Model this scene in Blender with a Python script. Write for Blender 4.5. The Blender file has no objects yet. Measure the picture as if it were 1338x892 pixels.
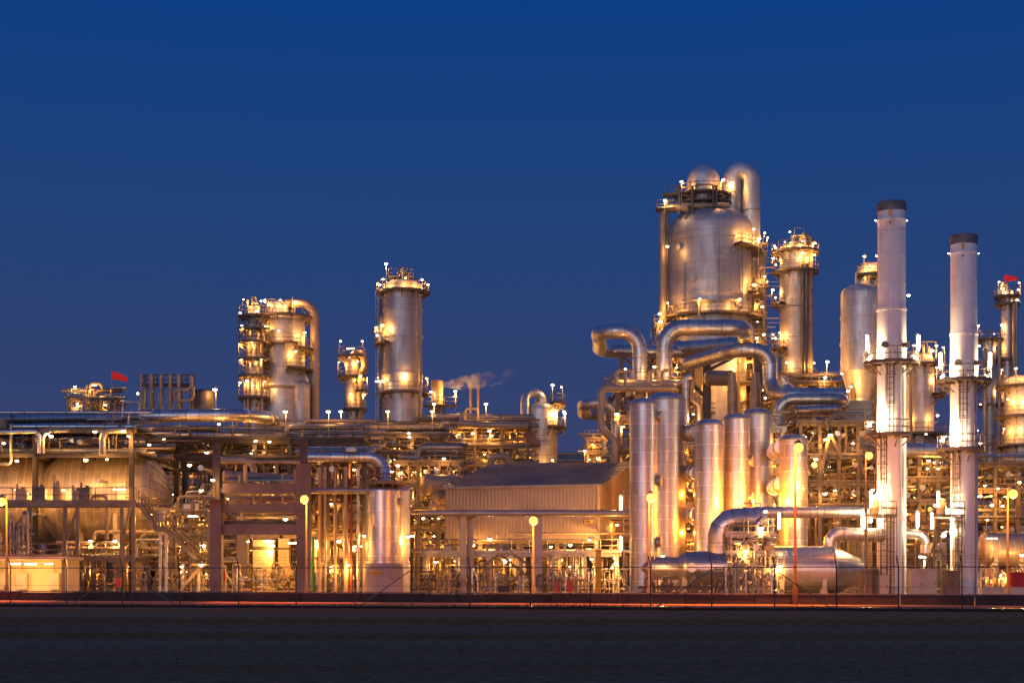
import bpy, math, random
from mathutils import Vector, Matrix
R = math.radians
sc = bpy.context.scene
COL = sc.collection
# ---- photo pixel + depth -> metres (level camera at eye height, +Y is away from the viewer)
F, HZ, CX, EYE = 2000.0, 750.0, 669.0, 1.7
def X(px, D): return (px - CX) * D / F
def Z(py, D): return EYE + (HZ - py) * D / F
def S(p, D): return p * D / F
def P(px, py, D): return Vector((X(px, D), D, Z(py, D)))

# ------------------------------------------------------------------ materials
def new_mat(name):
    m = bpy.data.materials.new(name); m.use_nodes = True
    nt = m.node_tree
    return m, nt, nt.nodes['Principled BSDF']
def nd(nt, typ, **kw):
    n = nt.nodes.new(typ)
    for k, v in kw.items():
        if k in n.inputs: n.inputs[k].default_value = v
        else: setattr(n, k, v)
    return n
def ramp(nt, fac, stops):
    r = nt.nodes.new('ShaderNodeValToRGB'); nt.links.new(fac, r.inputs[0])
    e = r.color_ramp.elements
    while len(e) < len(stops): e.new(0.5)
    for i, (p, c) in enumerate(stops):
        e[i].position = p; e[i].color = (c[0], c[1], c[2], 1) if hasattr(c, '__len__') else (c, c, c, 1)
    return r
def c3(v, k=1.0): return (v[0]*k, v[1]*k, v[2]*k)
def paint(name, col, rough=0.55, metal=0.0, var=0.35, scale=0.7, bump=0.0):
    """painted / raw surface with broad dirt patches and fine mottling"""
    m, nt, b = new_mat(name)
    tc = nd(nt, 'ShaderNodeTexCoord')
    n1 = nd(nt, 'ShaderNodeTexNoise', Scale=scale, Detail=6.0, Roughness=0.65)
    nt.links.new(tc.outputs['Object'], n1.inputs['Vector'])
    r = ramp(nt, n1.outputs[0], [(0.28, c3(col, 1 - var)), (0.52, col), (0.75, c3(col, 1 + var * 0.45))])
    nt.links.new(r.outputs[0], b.inputs['Base Color'])
    rr = ramp(nt, n1.outputs[0], [(0.3, min(1, rough + 0.12)), (0.7, max(0.05, rough - 0.1))])
    nt.links.new(rr.outputs[0], b.inputs['Roughness'])
    b.inputs['Metallic'].default_value = metal
    if bump:
        n2 = nd(nt, 'ShaderNodeTexNoise', Scale=scale * 14, Detail=3.0)
        nt.links.new(tc.outputs['Object'], n2.inputs['Vector'])
        bp = nd(nt, 'ShaderNodeBump', Strength=bump, Distance=0.03)
        nt.links.new(n2.outputs[0], bp.inputs['Height']); nt.links.new(bp.outputs[0], b.inputs['Normal'])
    return m
def cladding(name, col, bw, rh, rough=0.36, metal=0.85, seam=0.45, mort=0.02, bump=0.25, off=0.5):
    """sheet-metal insulation jacket: overlapping sheets with seams (UV in metres), slightly dented and stained"""
    m, nt, b = new_mat(name)
    uv = nd(nt, 'ShaderNodeUVMap')
    br = nd(nt, 'ShaderNodeTexBrick', Scale=1.0)
    br.offset = off
    br.inputs['Mortar Size'].default_value = mort; br.inputs['Mortar Smooth'].default_value = 0.3
    br.inputs['Brick Width'].default_value = bw; br.inputs['Row Height'].default_value = rh
    br.inputs['Color1'].default_value = (*c3(col, 0.86), 1); br.inputs['Color2'].default_value = (*c3(col, 1.1), 1)
    br.inputs['Mortar'].default_value = (*c3(col, seam), 1)
    nt.links.new(uv.outputs[0], br.inputs['Vector'])
    tc = nd(nt, 'ShaderNodeTexCoord')
    mp = nd(nt, 'ShaderNodeMapping'); mp.inputs['Scale'].default_value = (1.4, 1.4, 0.25)
    nt.links.new(tc.outputs['Object'], mp.inputs[0])
    n1 = nd(nt, 'ShaderNodeTexNoise', Scale=0.9, Detail=7.0, Roughness=0.7)
    nt.links.new(mp.outputs[0], n1.inputs['Vector'])
    st = ramp(nt, n1.outputs[0], [(0.3, (0.62, 0.57, 0.52)), (0.55, (1, 1, 1))])
    mx = nd(nt, 'ShaderNodeMix', data_type='RGBA', blend_type='MULTIPLY'); mx.inputs[0].default_value = 0.8
    nt.links.new(br.outputs['Color'], mx.inputs[6]); nt.links.new(st.outputs[0], mx.inputs[7])
    nt.links.new(mx.outputs[2], b.inputs['Base Color'])
    rr = ramp(nt, n1.outputs[0], [(0.3, rough + 0.16), (0.65, rough)])
    nt.links.new(rr.outputs[0], b.inputs['Roughness'])
    b.inputs['Metallic'].default_value = metal
    n2 = nd(nt, 'ShaderNodeTexNoise', Scale=1.3, Detail=2.0)
    nt.links.new(tc.outputs['Object'], n2.inputs['Vector'])
    ad = nd(nt, 'ShaderNodeMath', operation='MULTIPLY_ADD'); ad.inputs[1].default_value = 0.8
    inv = nd(nt, 'ShaderNodeMath', operation='SUBTRACT'); inv.inputs[0].default_value = 1.0
    nt.links.new(br.outputs['Fac'], inv.inputs[1])
    nt.links.new(n2.outputs[0], ad.inputs[0]); nt.links.new(inv.outputs[0], ad.inputs[2])
    bp = nd(nt, 'ShaderNodeBump', Strength=bump, Distance=0.05)
    nt.links.new(ad.outputs[0], bp.inputs['Height']); nt.links.new(bp.outputs[0], b.inputs['Normal'])
    return m
def glow(name, col, st):
    m, nt, b = new_mat(name)
    b.inputs['Base Color'].default_value = (*col, 1)
    b.inputs['Emission Color'].default_value = (*col, 1); b.inputs['Emission Strength'].default_value = st
    m.cycles.emission_sampling = 'NONE'
    return m
M = {}
M['alu'] = cladding('aluminium_cladding', (0.66, 0.62, 0.58), 1.5, 1.0, seam=1.25, mort=0.016, metal=0.62, rough=0.4)
M['alu_grid'] = cladding('panelled_cladding', (0.53, 0.50, 0.49), 1.3, 1.15, rough=0.3, seam=1.8, mort=0.02, bump=0.35, metal=0.8)
M['alu_dark'] = cladding('dull_tank_cladding', (0.50, 0.46, 0.42), 1.6, 1.3, rough=0.27, seam=1.4, mort=0.02, metal=0.9)
M['alu_ring'] = cladding('ringed_cladding', (0.56, 0.50, 0.47), 3.6, 0.8, rough=0.44, seam=0.78, mort=0.02, metal=0.58, bump=0.15)
M['alu_drum'] = cladding('drum_cladding', (0.42, 0.35, 0.28), 2.3, 0.62, rough=0.4, seam=1.6, mort=0.028, bump=0.4, metal=0.6)
M['pipe_alu'] = cladding('pipe_cladding', (0.64, 0.60, 0.56), 40.0, 1.1, rough=0.3, seam=0.45, mort=0.035, bump=0.4)
M['pipe_tan'] = paint('tan_pipe_paint', (0.40, 0.29, 0.19), 0.45, 0.25)
M['pipe_grey'] = paint('grey_pipe_paint', (0.33, 0.30, 0.27), 0.4, 0.4)
M['pipe_dark'] = paint('dark_pipe_paint', (0.13, 0.11, 0.09), 0.5, 0.2)
M['pipe_red'] = paint('red_pipe_paint', (0.30, 0.045, 0.03), 0.5)
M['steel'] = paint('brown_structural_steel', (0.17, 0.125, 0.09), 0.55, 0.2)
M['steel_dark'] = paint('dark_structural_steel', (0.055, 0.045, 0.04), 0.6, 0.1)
M['galv'] = paint('galvanised_steel', (0.36, 0.33, 0.29), 0.45, 0.6)
M['grate'] = paint('grating_steel', (0.14, 0.12, 0.10), 0.6, 0.3)
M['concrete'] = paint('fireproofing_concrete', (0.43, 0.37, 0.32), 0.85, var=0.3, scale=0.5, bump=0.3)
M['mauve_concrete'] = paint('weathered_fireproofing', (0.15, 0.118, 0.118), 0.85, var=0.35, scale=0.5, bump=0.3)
M['skirt'] = paint('vessel_skirt_fireproofing', (0.31, 0.25, 0.26), 0.75, var=0.3, scale=0.6, bump=0.2)
M['cream'] = paint('cream_rendered_wall', (0.55, 0.47, 0.34), 0.8, var=0.25, scale=0.4, bump=0.15)
def stack_paint():
    m, nt, b = new_mat('weathered_white_paint'); tc = nd(nt, 'ShaderNodeTexCoord')
    def streak(sx, sz, lo, hi, c):
        mp = nd(nt, 'ShaderNodeMapping'); mp.inputs['Scale'].default_value = (sx, sx, sz); nt.links.new(tc.outputs['Object'], mp.inputs[0])
        n = nd(nt, 'ShaderNodeTexNoise', Scale=1.0, Detail=5.0, Roughness=0.6); nt.links.new(mp.outputs[0], n.inputs['Vector'])
        return ramp(nt, n.outputs[0], [(lo, c), (hi, (1, 1, 1))])
    a = streak(2.2, 0.07, 0.30, 0.52, (0.72, 0.66, 0.60)); d = streak(0.5, 0.4, 0.32, 0.55, (0.86, 0.82, 0.78)); e = streak(3.0, 0.16, 0.24, 0.33, (0.50, 0.34, 0.22))
    m1 = nd(nt, 'ShaderNodeMix', data_type='RGBA', blend_type='MULTIPLY'); m1.inputs[0].default_value = 1; nt.links.new(a.outputs[0], m1.inputs[6]); nt.links.new(d.outputs[0], m1.inputs[7])
    m2 = nd(nt, 'ShaderNodeMix', data_type='RGBA', blend_type='MULTIPLY'); m2.inputs[0].default_value = 1; nt.links.new(m1.outputs[2], m2.inputs[6]); nt.links.new(e.outputs[0], m2.inputs[7])
    m3 = nd(nt, 'ShaderNodeMix', data_type='RGBA', blend_type='MULTIPLY'); m3.inputs[0].default_value = 1; nt.links.new(m2.outputs[2], m3.inputs[6]); m3.inputs[7].default_value = (0.80, 0.78, 0.79, 1)
    nt.links.new(m3.outputs[2], b.inputs['Base Color']); b.inputs['Roughness'].default_value = 0.5
    return m
M['white'] = stack_paint()
M['cap'] = paint('sooty_cap_metal', (0.19, 0.165, 0.15), 0.6, 0.3, var=0.5, scale=1.2)
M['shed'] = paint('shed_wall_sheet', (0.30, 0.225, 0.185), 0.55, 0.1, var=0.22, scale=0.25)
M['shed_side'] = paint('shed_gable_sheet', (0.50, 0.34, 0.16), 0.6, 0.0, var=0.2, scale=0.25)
M['shed_roof'] = paint('shed_roof_sheet', (0.27, 0.23, 0.21), 0.5, 0.25, var=0.3, scale=0.3)
M['red'] = paint('red_enamel', (0.42, 0.02, 0.015), 0.4)
M['pole_red'] = paint('dull_red_post_paint', (0.13, 0.035, 0.025), 0.6)
M['yellow'] = paint('yellow_enamel', (0.62, 0.33, 0.03), 0.5)
M['green'] = paint('green_enamel', (0.05, 0.20, 0.06), 0.5)
M['cabinet'] = paint('grey_cabinet_paint', (0.34, 0.33, 0.29), 0.5, var=0.25)
M['black'] = paint('black_paint', (0.02, 0.019, 0.018), 0.5)
M['berm'] = paint('dark_concrete_kerb', (0.085, 0.055, 0.045), 0.85, var=0.4, bump=0.3)
M['bulb_warm'] = glow('warm_lamp_glass', (1.0, 0.80, 0.48), 22)
M['bulb_amber'] = glow('amber_lamp_glass', (1.0, 0.62, 0.22), 14)
M['bulb_white'] = glow('floodlight_glass', (1.0, 0.93, 0.75), 24)
M['bulb_cool'] = glow('white_lamp_glass', (1.0, 0.90, 0.68), 22)
M['bulb_sodium'] = glow('sodium_lamp_glass', (1.0, 0.46, 0.085), 2.6)

# ------------------------------------------------------------------ mesh builder
def frames(path):
    """parallel-transport frames along a polyline"""
    n = len(path); T = []
    for i in range(n):
        a = path[max(i-1, 0)]; b = path[min(i+1, n-1)]
        d = (b - a)
        T.append(d.normalized() if d.length > 1e-9 else Vector((0, 0, 1)))
    up = Vector((0, 0, 1)) if abs(T[0].z) < 0.9 else Vector((0, -1, 0))
    N = (up - T[0] * up.dot(T[0])).normalized(); out = []
    for i in range(n):
        N = (N - T[i] * N.dot(T[i]))
        N = N.normalized() if N.length > 1e-6 else T[i].orthogonal().normalized()
        out.append((T[i], N, T[i].cross(N)))
    return out
def fillet(pts, br, k=5):
    pts = [Vector(p) for p in pts]; out = [pts[0]]
    for i in range(1, len(pts)-1):
        p = pts[i]; a = (pts[i-1] - p); b = (pts[i+1] - p)
        la, lb = a.length, b.length
        if la < 1e-6 or lb < 1e-6: continue
        a.normalize(); b.normalize()
        th = a.angle(b)
        if th > math.pi - 0.03: out.append(p); continue
        t = min(br / math.tan(th/2), la*0.49, lb*0.49); r = t * math.tan(th/2)
        c = p + (a + b).normalized() * (r / math.sin(th/2))
        u = p + a*t - c; w = p + b*t - c
        ang = u.angle(w); ax = u.cross(w)
        if ax.length < 1e-9: out.append(p); continue
        ax.normalize()
        for j in range(k+1): out.append(c + Matrix.Rotation(ang*j/k, 3, ax) @ u)
    out.append(pts[-1])
    return out
class MB:
    def __init__(s): s.v = []; s.f = []; s.uv = []; s.mi = []; s.m = 0
    def face(s, idx, uv=None):
        s.f.append(idx); s.uv.extend(uv if uv else [(0.31, 0.37)] * len(idx)); s.mi.append(s.m)
    def box(s, c, d, rz=0.0, taper=1.0):
        cx, cy, cz = c; hx, hy, hz = d[0]/2, d[1]/2, d[2]/2
        co, si = math.cos(rz), math.sin(rz); o = len(s.v)
        for k in (-1, 1):
            t = taper if k > 0 else 1
            for i, j in ((-1, -1), (1, -1), (1, 1), (-1, 1)):
                x, y = i*hx*t, j*hy*t
                s.v.append((cx + x*co - y*si, cy + x*si + y*co, cz + k*hz))
        for q in ((3, 2, 1, 0), (4, 5, 6, 7), (0, 1, 5, 4), (1, 2, 6, 5), (2, 3, 7, 6), (3, 0, 4, 7)):
            s.face([o+i for i in q])
        return s
    def bar(s, a, b, w, h=None):
        """rectangular beam between two points"""
        a, b = Vector(a), Vector(b); h = h or w
        T, N, B = frames([a, b])[0]; o = len(s.v)
        for p in (a, b):
            for i, j in ((-1, -1), (1, -1), (1, 1), (-1, 1)):
                s.v.append(tuple(p + B*(i*w/2) + N*(j*h/2)))
        for q in ((3, 2, 1, 0), (4, 5, 6, 7), (0, 1, 5, 4), (1, 2, 6, 5), (2, 3, 7, 6), (3, 0, 4, 7)):
            s.face([o+i for i in q])
        return s
    def sweep(s, path, r, n=8, cap=True):
        path = [Vector(p) for p in path]; fr = frames(path); o = len(s.v)
        rr = r if hasattr(r, '__len__') else [r]*len(path); L = 0.0; ls = []
        for i, p in enumerate(path):
            if i: L += (p - path[i-1]).length
            ls.append(L)
            for j in range(n):
                a = 2*math.pi*j/n
                s.v.append(tuple(p + (fr[i][1]*math.cos(a) + fr[i][2]*math.sin(a)) * rr[i]))
        rm = max(rr)
        for i in range(len(path)-1):
            for j in range(n):
                k = (j+1) % n
                u0, u1 = 2*math.pi*rm*j/n, 2*math.pi*rm*(j+1)/n
                s.face([o+i*n+j, o+i*n+k, o+(i+1)*n+k, o+(i+1)*n+j], [(u0, ls[i]), (u1, ls[i]), (u1, ls[i+1]), (u0, ls[i+1])])
        if cap:
            s.face([o+j for j in range(n-1, -1, -1)]); e = o + (len(path)-1)*n
            s.face([e+j for j in range(n)])
        return s
    def tube(s, a, b, r, n=6, r1=None, cap=True):
        return s.sweep([a, b], [r, r if r1 is None else r1], n, cap)
    def pipe(s, pts, r, br=None, n=8, bands=True, k=5, gap=4.5):
        """pipe with rounded elbows and clamp bands / flanges"""
        path = fillet(pts, br or r*2.2, k); s.sweep(path, r, n)
        if bands:
            for i in range(len(path)-1):
                d = path[i+1] - path[i]; L = d.length
                if L < r*3: continue
                q = max(1, int(L / gap)); u = d / L
                for j in range(q+1):
                    t = min(max(L*j/q, r*0.6), L - r*0.6); c = path[i] + u*t
                    s.tube(c - u*r*0.16, c + u*r*0.16, r*1.09, n)
        return s
    def lathe(s, prof, c=(0, 0, 0), n=32, mat=None, a0=0.0, a1=360.0):
        """profile of (radius, height) turned round a vertical axis at c (or through matrix mat)"""
        o = len(s.v); full = abs(a1 - a0) >= 359.9; m = n if full else n+1; c = Vector(c)
        pf = []                                                   # support loops keep long straight runs from shading into each other
        for i, p in enumerate(prof):
            if i:
                q = prof[i-1]; d = math.hypot(p[0]-q[0], p[1]-q[1])
                if d > 0.9: e = 0.06/d; pf += [(q[0]+(p[0]-q[0])*e, q[1]+(p[1]-q[1])*e), (p[0]-(p[0]-q[0])*e, p[1]-(p[1]-q[1])*e)]
            pf.append(p)
        prof = pf
        rm = max(p[0] for p in prof); L = 0; ls = []; o = len(s.v)
        for i, (r, z) in enumerate(prof):
            if i: L += math.hypot(r - prof[i-1][0], z - prof[i-1][1])
            ls.append(L)
            for j in range(m):
                a = R(a0 + (a1 - a0)*j/n)
                p = Vector((r*math.sin(a), -r*math.cos(a), z))
                s.v.append(tuple((mat @ p) if mat else (p + c)))
        for i in range(len(prof)-1):
            for j in range(n):
                k = (j+1) % m
                u0, u1 = R(a1 - a0)*rm*j/n, R(a1 - a0)*rm*(j+1)/n
                s.face([o+i*m+j, o+i*m+k, o+(i+1)*m+k, o+(i+1)*m+j], [(u0, ls[i]), (u1, ls[i]), (u1, ls[i+1]), (u0, ls[i+1])])
        return s
    def rail(s, pts, h=1.1, r=0.035, step=1.3, closed=False):
        """hand rail with posts, knee rail and toe board along a polyline"""
        pts = [Vector(p) for p in pts]
        if closed: pts.append(pts[0])
        acc = step
        for i in range(len(pts)-1):
            a, b = pts[i], pts[i+1]; L = (b - a).length
            if L < 1e-4: continue
            for hh in (h, h*0.52): s.tube(a + Vector((0, 0, hh)), b + Vector((0, 0, hh)), r, 4, cap=False)
            s.bar(a + Vector((0, 0, 0.08)), b + Vector((0, 0, 0.08)), 0.03, 0.14)
            t = 0.0
            while acc <= L - t + 1e-6:
                t += acc; p = a + (b - a)*(t/L); s.tube(p, p + Vector((0, 0, h)), r, 4, cap=False); acc = step
            acc -= (L - t)
        for p in (pts[0], pts[-1]): s.tube(p, p + Vector((0, 0, h)), r, 4, cap=False)
        return s
    def ladder(s, base, z1, face, cage=True):
        """vertical caged ladder; face = outward unit vector"""
        b = Vector(base); f = Vector(face); t = Vector((-f.y, f.x, 0)); z0 = b.z
        for k in (-0.25, 0.25): s.bar(b + t*k, Vector((b.x, b.y, z1)) + t*k, 0.07)
        z = z0 + 0.3
        while z < z1: s.bar(b + t*-0.25 + Vector((0, 0, z-z0)), b + t*0.25 + Vector((0, 0, z-z0)), 0.04); z += 0.45
        if cage and z1 - z0 > 3.5:
            z = z0 + 2.3
            arc = [t*(0.38*math.cos(a)) + f*(0.1 + 0.62*math.sin(a)) for a in (0, 0.6, 1.2, math.pi/2, 1.94, 2.54, math.pi)]
            while z < z1 + 0.9:
                for i in range(len(arc)-1): s.bar(b + arc[i] + Vector((0, 0, z-z0)), b + arc[i+1] + Vector((0, 0, z-z0)), 0.05)
                z += 1.1
            for i in (1, 3, 5): s.bar(b + arc[i] + Vector((0, 0, 2.3)), b + arc[i] + Vector((0, 0, z1+0.8-z0)), 0.045)
        return s
    def stair(s, a, b, w=0.9, side=Vector((0, 1, 0)), rail=True):
        a, b = Vector(a), Vector(b); n = max(3, int(abs(b.z - a.z)/0.24))
        for k in (0, w):
            o = side*k; s.bar(a + o, b + o, 0.06, 0.26)
            if rail:
                for hh in (0.55, 1.0): s.tube(a + o + Vector((0, 0, hh)), b + o + Vector((0, 0, hh)), 0.035, 4)
                for i in range(0, 6): p = a + (b-a)*(i/5) + o; s.tube(p, p + Vector((0, 0, 1.0)), 0.035, 4)
        d = (b - a).normalized(); d.z = 0; d.normalize()
        for i in range(1, n):
            p = a + (b - a)*(i/n) + side*(w/2); s.box(p, (max(abs(d.x)*0.26, abs(side.x)*w), max(abs(d.y)*0.26, abs(side.y)*w), 0.04))
        return s
    def build(s, name, mats, parent=None, label=None, root=None, kind=None):
        base = Vector((0, 0, 0))
        if parent is not None: base = LOC[parent.name]
        elif root is not None: base = Vector(root)
        me = bpy.data.meshes.new(name)
        me.from_pydata([(x-base.x, y-base.y, z-base.z) for x, y, z in s.v], [], s.f)
        uvl = me.uv_layers.new(name='UVMap')
        uvl.data.foreach_set('uv', [c for t in s.uv for c in t])
        for m in (mats if isinstance(mats, (list, tuple)) else [mats]): me.materials.append(M[m])
        me.polygons.foreach_set('material_index', s.mi)
        me.polygons.foreach_set('use_smooth', [True]*len(s.f))
        me.set_sharp_from_angle(angle=R(52))
        me.update()
        o = bpy.data.objects.new(name, me); COL.objects.link(o)
        if parent is not None:
            o.parent = parent; LOC[o.name] = base
        else:
            o.location = base; LOC[o.name] = base
        if label: o['label'] = label
        if kind: o['kind'] = kind
        return o
LOC = {}
def thing(name, label, cat, loc, group=None):
    o = bpy.data.objects.new(name, None); COL.objects.link(o); o.location = loc
    o.empty_display_size = 0.5
    LOC[o.name] = Vector(loc); o['label'] = label; o['category'] = cat
    if group: o['group'] = group
    return o
def tag(o, label, cat, group=None):
    o['label'] = label; o['category'] = cat
    if group: o['group'] = group
    return o
def put(name, me, p, parent, rz=0.0):
    """a copy of a part sharing its mesh, at world point p"""
    o = bpy.data.objects.new(name, me); COL.objects.link(o); o.parent = parent
    o.location = Vector(p) - LOC[parent.name]; o.rotation_euler[2] = rz; LOC[o.name] = Vector(p)
    return o

# ------------------------------------------------------------------ lamps
LM = {}
def lamp_mesh(kind, bulb):
    key = kind + bulb
    if key in LM: return LM[key]
    b = MB()
    if kind in ('pole', 'bulk'):
        b.m = 1
        b.lathe([(0.0, -0.11), (0.13, -0.08), (0.19, 0.0), (0.17, 0.06), (0.0, 0.07)], n=8)
        b.m = 0
        b.lathe([(0.2, 0.06), (0.17, 0.16), (0.06, 0.2), (0.0, 0.2)], n=8)
        if kind == 'pole': b.pipe([(0, 0, 0.2), (0, 0, 0.3), (0, 0.35, 0.3), (0, 0.35, -2.4)], 0.04, 0.12, 5, False, 3)
        else: b.bar((0, 0, 0.2), (0, 0.3, 0.35), 0.06)
    elif kind == 'tube':
        b.m = 1; b.lathe([(0.0, -0.62), (0.1, -0.56), (0.1, 0.56), (0.0, 0.62)], n=8)
        b.m = 0; b.box((0, 0.16, 0), (0.16, 0.08, 1.5)); b.box((0, 0.1, 0.66), (0.2, 0.2, 0.08)); b.box((0, 0.1, -0.66), (0.2, 0.2, 0.08))
    else:
        b.m = 1; b.box((0, 0, -0.03), (1.3, 0.16, 0.12))
        b.m = 0; b.box((0, 0, 0.07), (1.4, 0.26, 0.07)); b.bar((0.4, 0, 0.1), (0.4, 0, 0.45), 0.04); b.bar((-0.4, 0, 0.1), (-0.4, 0, 0.45), 0.04)
    o = b.build('lamp', ['galv', bulb]); LM[key] = o.data; bpy.data.objects.remove(o)
    return LM[key]
LIGHT = {}
TINT = {'bulb_amber': (1.0, 0.36, 0.045), 'bulb_warm': (1.0, 0.435, 0.082), 'bulb_white': (1.0, 0.78, 0.46), 'bulb_cool': (1.0, 0.61, 0.23), 'bulb_sodium': (1.0, 0.27, 0.018)}
NL = [0]; LG = random.Random(9)
POW = 0.42
def lamp(parent, p, kind='bulk', bulb='bulb_warm', w=300.0, rz=0.0, off=None, light=True):
    p = Vector(p)
    o = put('lamp', lamp_mesh(kind, bulb), p, parent, rz)
    if kind in ('bulk', 'strip'): k = LG.uniform(0.55, 1.0) if kind == 'bulk' else LG.uniform(0.4, 0.75); o.scale = (k, k, k)
    if not light: return o
    if p.z < 5.5: w *= 1.3
    elif p.z > 20: w *= 1.35
    key = (bulb, round(w))
    if key not in LIGHT:
        L = bpy.data.lights.new('lamp_light', 'POINT'); L.energy = w * POW; L.color = TINT[bulb]; L.shadow_soft_size = 0.14
        L.cycles.max_bounces = 6
        LIGHT[key] = L
    l = bpy.data.objects.new('lamp_light', LIGHT[key]); COL.objects.link(l); l.parent = parent
    l.location = p + Vector(off or (0, -0.05, -0.36)) - LOC[parent.name]
    NL[0] += 1
    return o
# ------------------------------------------------------------------ builders
def dirv(a): return Vector((math.sin(R(a)), -math.cos(R(a)), 0))
def dome(r, z, h=None, n=7):
    h = h or r*0.5
    return [(r*math.cos(math.pi/2*i/n), z + h*math.sin(math.pi/2*i/n)) for i in range(n+1)]
def square_dome(r, z, h, n=9):
    return [(r*max(0, math.cos(math.pi/2*i/n))**.62, z + h*math.sin(math.pi/2*i/n)**.8) for i in range(n+1)]
def ring_platform(root, c, r, z, a0=-180, a1=180, w=1.0, lamps=(), bulb='bulb_warm', mat='steel', power=260, lr=None, lz=1.9, kind='bulk'):
    """annular walkway on a vessel, with its railing as a sub-part, and lamps"""
    c = Vector((c[0], c[1], 0)); full = (a1 - a0) >= 359
    n = max(6, int((a1 - a0)/15)); b = MB()
    b.lathe([(r+0.03, z-0.12), (r+w, z-0.12), (r+w, z+0.02), (r+0.03, z+0.02), (r+0.03, z-0.12)], c, n, a0=a0, a1=a1)
    for i in range(0, n+1, 2):
        d = dirv(a0 + (a1-a0)*i/n); q = c + d*(r+0.02)
        b.bar(q + Vector((0, 0, z-0.2)), q + d*(w-0.05) + Vector((0, 0, z-0.2)), 0.1, 0.15)
        b.bar(q + Vector((0, 0, z-0.2-w*0.7)), q + d*(w-0.1) + Vector((0, 0, z-0.24)), 0.08)
    pl = b.build('platform', mat, root)
    b = MB()
    pts = [c + dirv(a0 + (a1-a0)*i/n)*(r+w-0.05) + Vector((0, 0, z)) for i in range(n if full else n+1)]
    if not full:
        pts = [c + dirv(a0)*(r+0.1) + Vector((0, 0, z))] + pts + [c + dirv(a1)*(r+0.1) + Vector((0, 0, z))]
    b.rail(pts, closed=full).build('railing', mat, pl)
    for a in lamps:
        d = dirv(a); q = c + d*(lr if lr else r+w*0.8) + Vector((0, 0, z+lz))
        lamp(root, q, kind, bulb, power, rz=R(a), off=-d*0.12 + Vector((0, 0, -0.34)))
        if kind == 'bulk':
            pb = MB(); pb.tube(q + d*0.12 + Vector((0, 0, 0.2)), c + d*(r+w-0.03) + Vector((0, 0, z)), 0.035, 5).build('lamp_post', 'galv', root)
    return pl
def column(name, label, cat, px, D, rpx, yt, mat='alu_ring', rings=(), plats=(), group=None, z0=0.0, dh=None, n=40, skirt=None, ladder=None, nozzles=(), domef=dome):
    cx, r, zt = X(px, D), S(rpx, D), Z(yt, D)
    root = thing(name, label, cat, (cx, D, z0), group)
    dh = dh if dh is not None else r*0.5
    prof = [(0, z0), (r, z0)]
    zz = sorted([Z(y, D) for y in rings])
    for z in zz: prof += [(r, z-0.16), (r*1.0+0.09, z-0.15), (r+0.09, z+0.15), (r, z+0.16)]
    prof += domef(r, zt - dh, dh)
    MB().lathe(prof, (cx, D, 0), n).build('shell', mat, root)
    for p in plats: ring_platform(root, (cx, D), r, Z(p[0], D), *p[1:3], **(p[3] if len(p) > 3 else {}))
    if ladder:
        a, y0, y1 = ladder; d = dirv(a)
        MB().ladder((cx + d.x*(r+0.25), D + d.y*(r+0.25), Z(y0, D)), Z(y1, D), d).build('ladder', 'galv', root)
    for (a, y, rr, ln) in nozzles:
        d = dirv(a); q = Vector((cx, D, Z(y, D))) + d*r*0.97; b = MB()
        b.tube(q, q + d*ln, rr, 12); b.tube(q + d*(ln-0.12), q + d*ln, rr*1.35, 12); b.build('nozzle', mat, root)
    return root, Vector((cx, D, 0)), r
def topgear(root, c, r, z, seed, n=7, h=2.5, mat='galv'):
    """vent pipes, valves and a davit standing on a vessel top"""
    g = random.Random(seed)
    for i in range(n):
        a = g.uniform(0, 360); q = c + dirv(a)*g.uniform(0.2, r*0.95); rr = g.choice([0.06, 0.09, 0.14]); hh = g.uniform(0.4, 1)*h
        b = MB(); q = Vector((q.x, q.y, z))
        if g.random() < 0.5:
            e = q + Vector((g.uniform(-1, 1), g.uniform(-0.6, 0.2), 0))*r*0.9
            b.pipe([q, q + Vector((0, 0, hh)), Vector((e.x, e.y, z+hh)), Vector((e.x, e.y, z - 0.5))], rr, rr*2.5, 7, True, 4)
        else:
            b.tube(q, q + Vector((0, 0, hh)), rr, 7); b.tube(q + Vector((0, 0, hh*0.55)), q + Vector((0, 0, hh*0.75)), rr*2.2, 8); b.tube(q + Vector((0, 0, hh*0.97)), q + Vector((0, 0, hh)), rr*1.8, 7)
        b.build('vent_pipe', mat, root)
def gpipe(label, pts, rpx, mat='pipe_alu', br=None, n=14, group=None, name='process_pipe', gap=4.5, D=None, bands=True):
    """a free-standing pipe given in photo pixels + depth; radius in pixels at the depth of its first point"""
    q = [P(*p) for p in pts]; r = S(rpx, pts[0][2])
    o = MB().pipe(q, r, br or r*2.4, n, bands, 7, gap).build(name, mat, None, root=q[0])
    return tag(o, label, 'pipe', group)
PM = ['pipe_tan', 'pipe_grey', 'pipe_alu', 'pipe_tan', 'pipe_dark', 'galv', 'pipe_tan', 'pipe_alu']
def valve(b, p, r):
    """bonnet and hand wheel standing on a pipe"""
    p = Vector(p); b.tube(p - Vector((r*1.5, 0, 0)), p - Vector((r, 0, 0)), r*1.6, 8); b.tube(p + Vector((r, 0, 0)), p + Vector((r*1.5, 0, 0)), r*1.6, 8)
    b.tube(p, p + Vector((0, 0, r*4)), r*0.5, 6); b.lathe([(r*1.2, -0.03), (r*1.5, 0), (r*1.2, 0.03), (r*0.9, 0), (r*1.2, -0.03)], p + Vector((0, 0, r*4)), 10)
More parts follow.
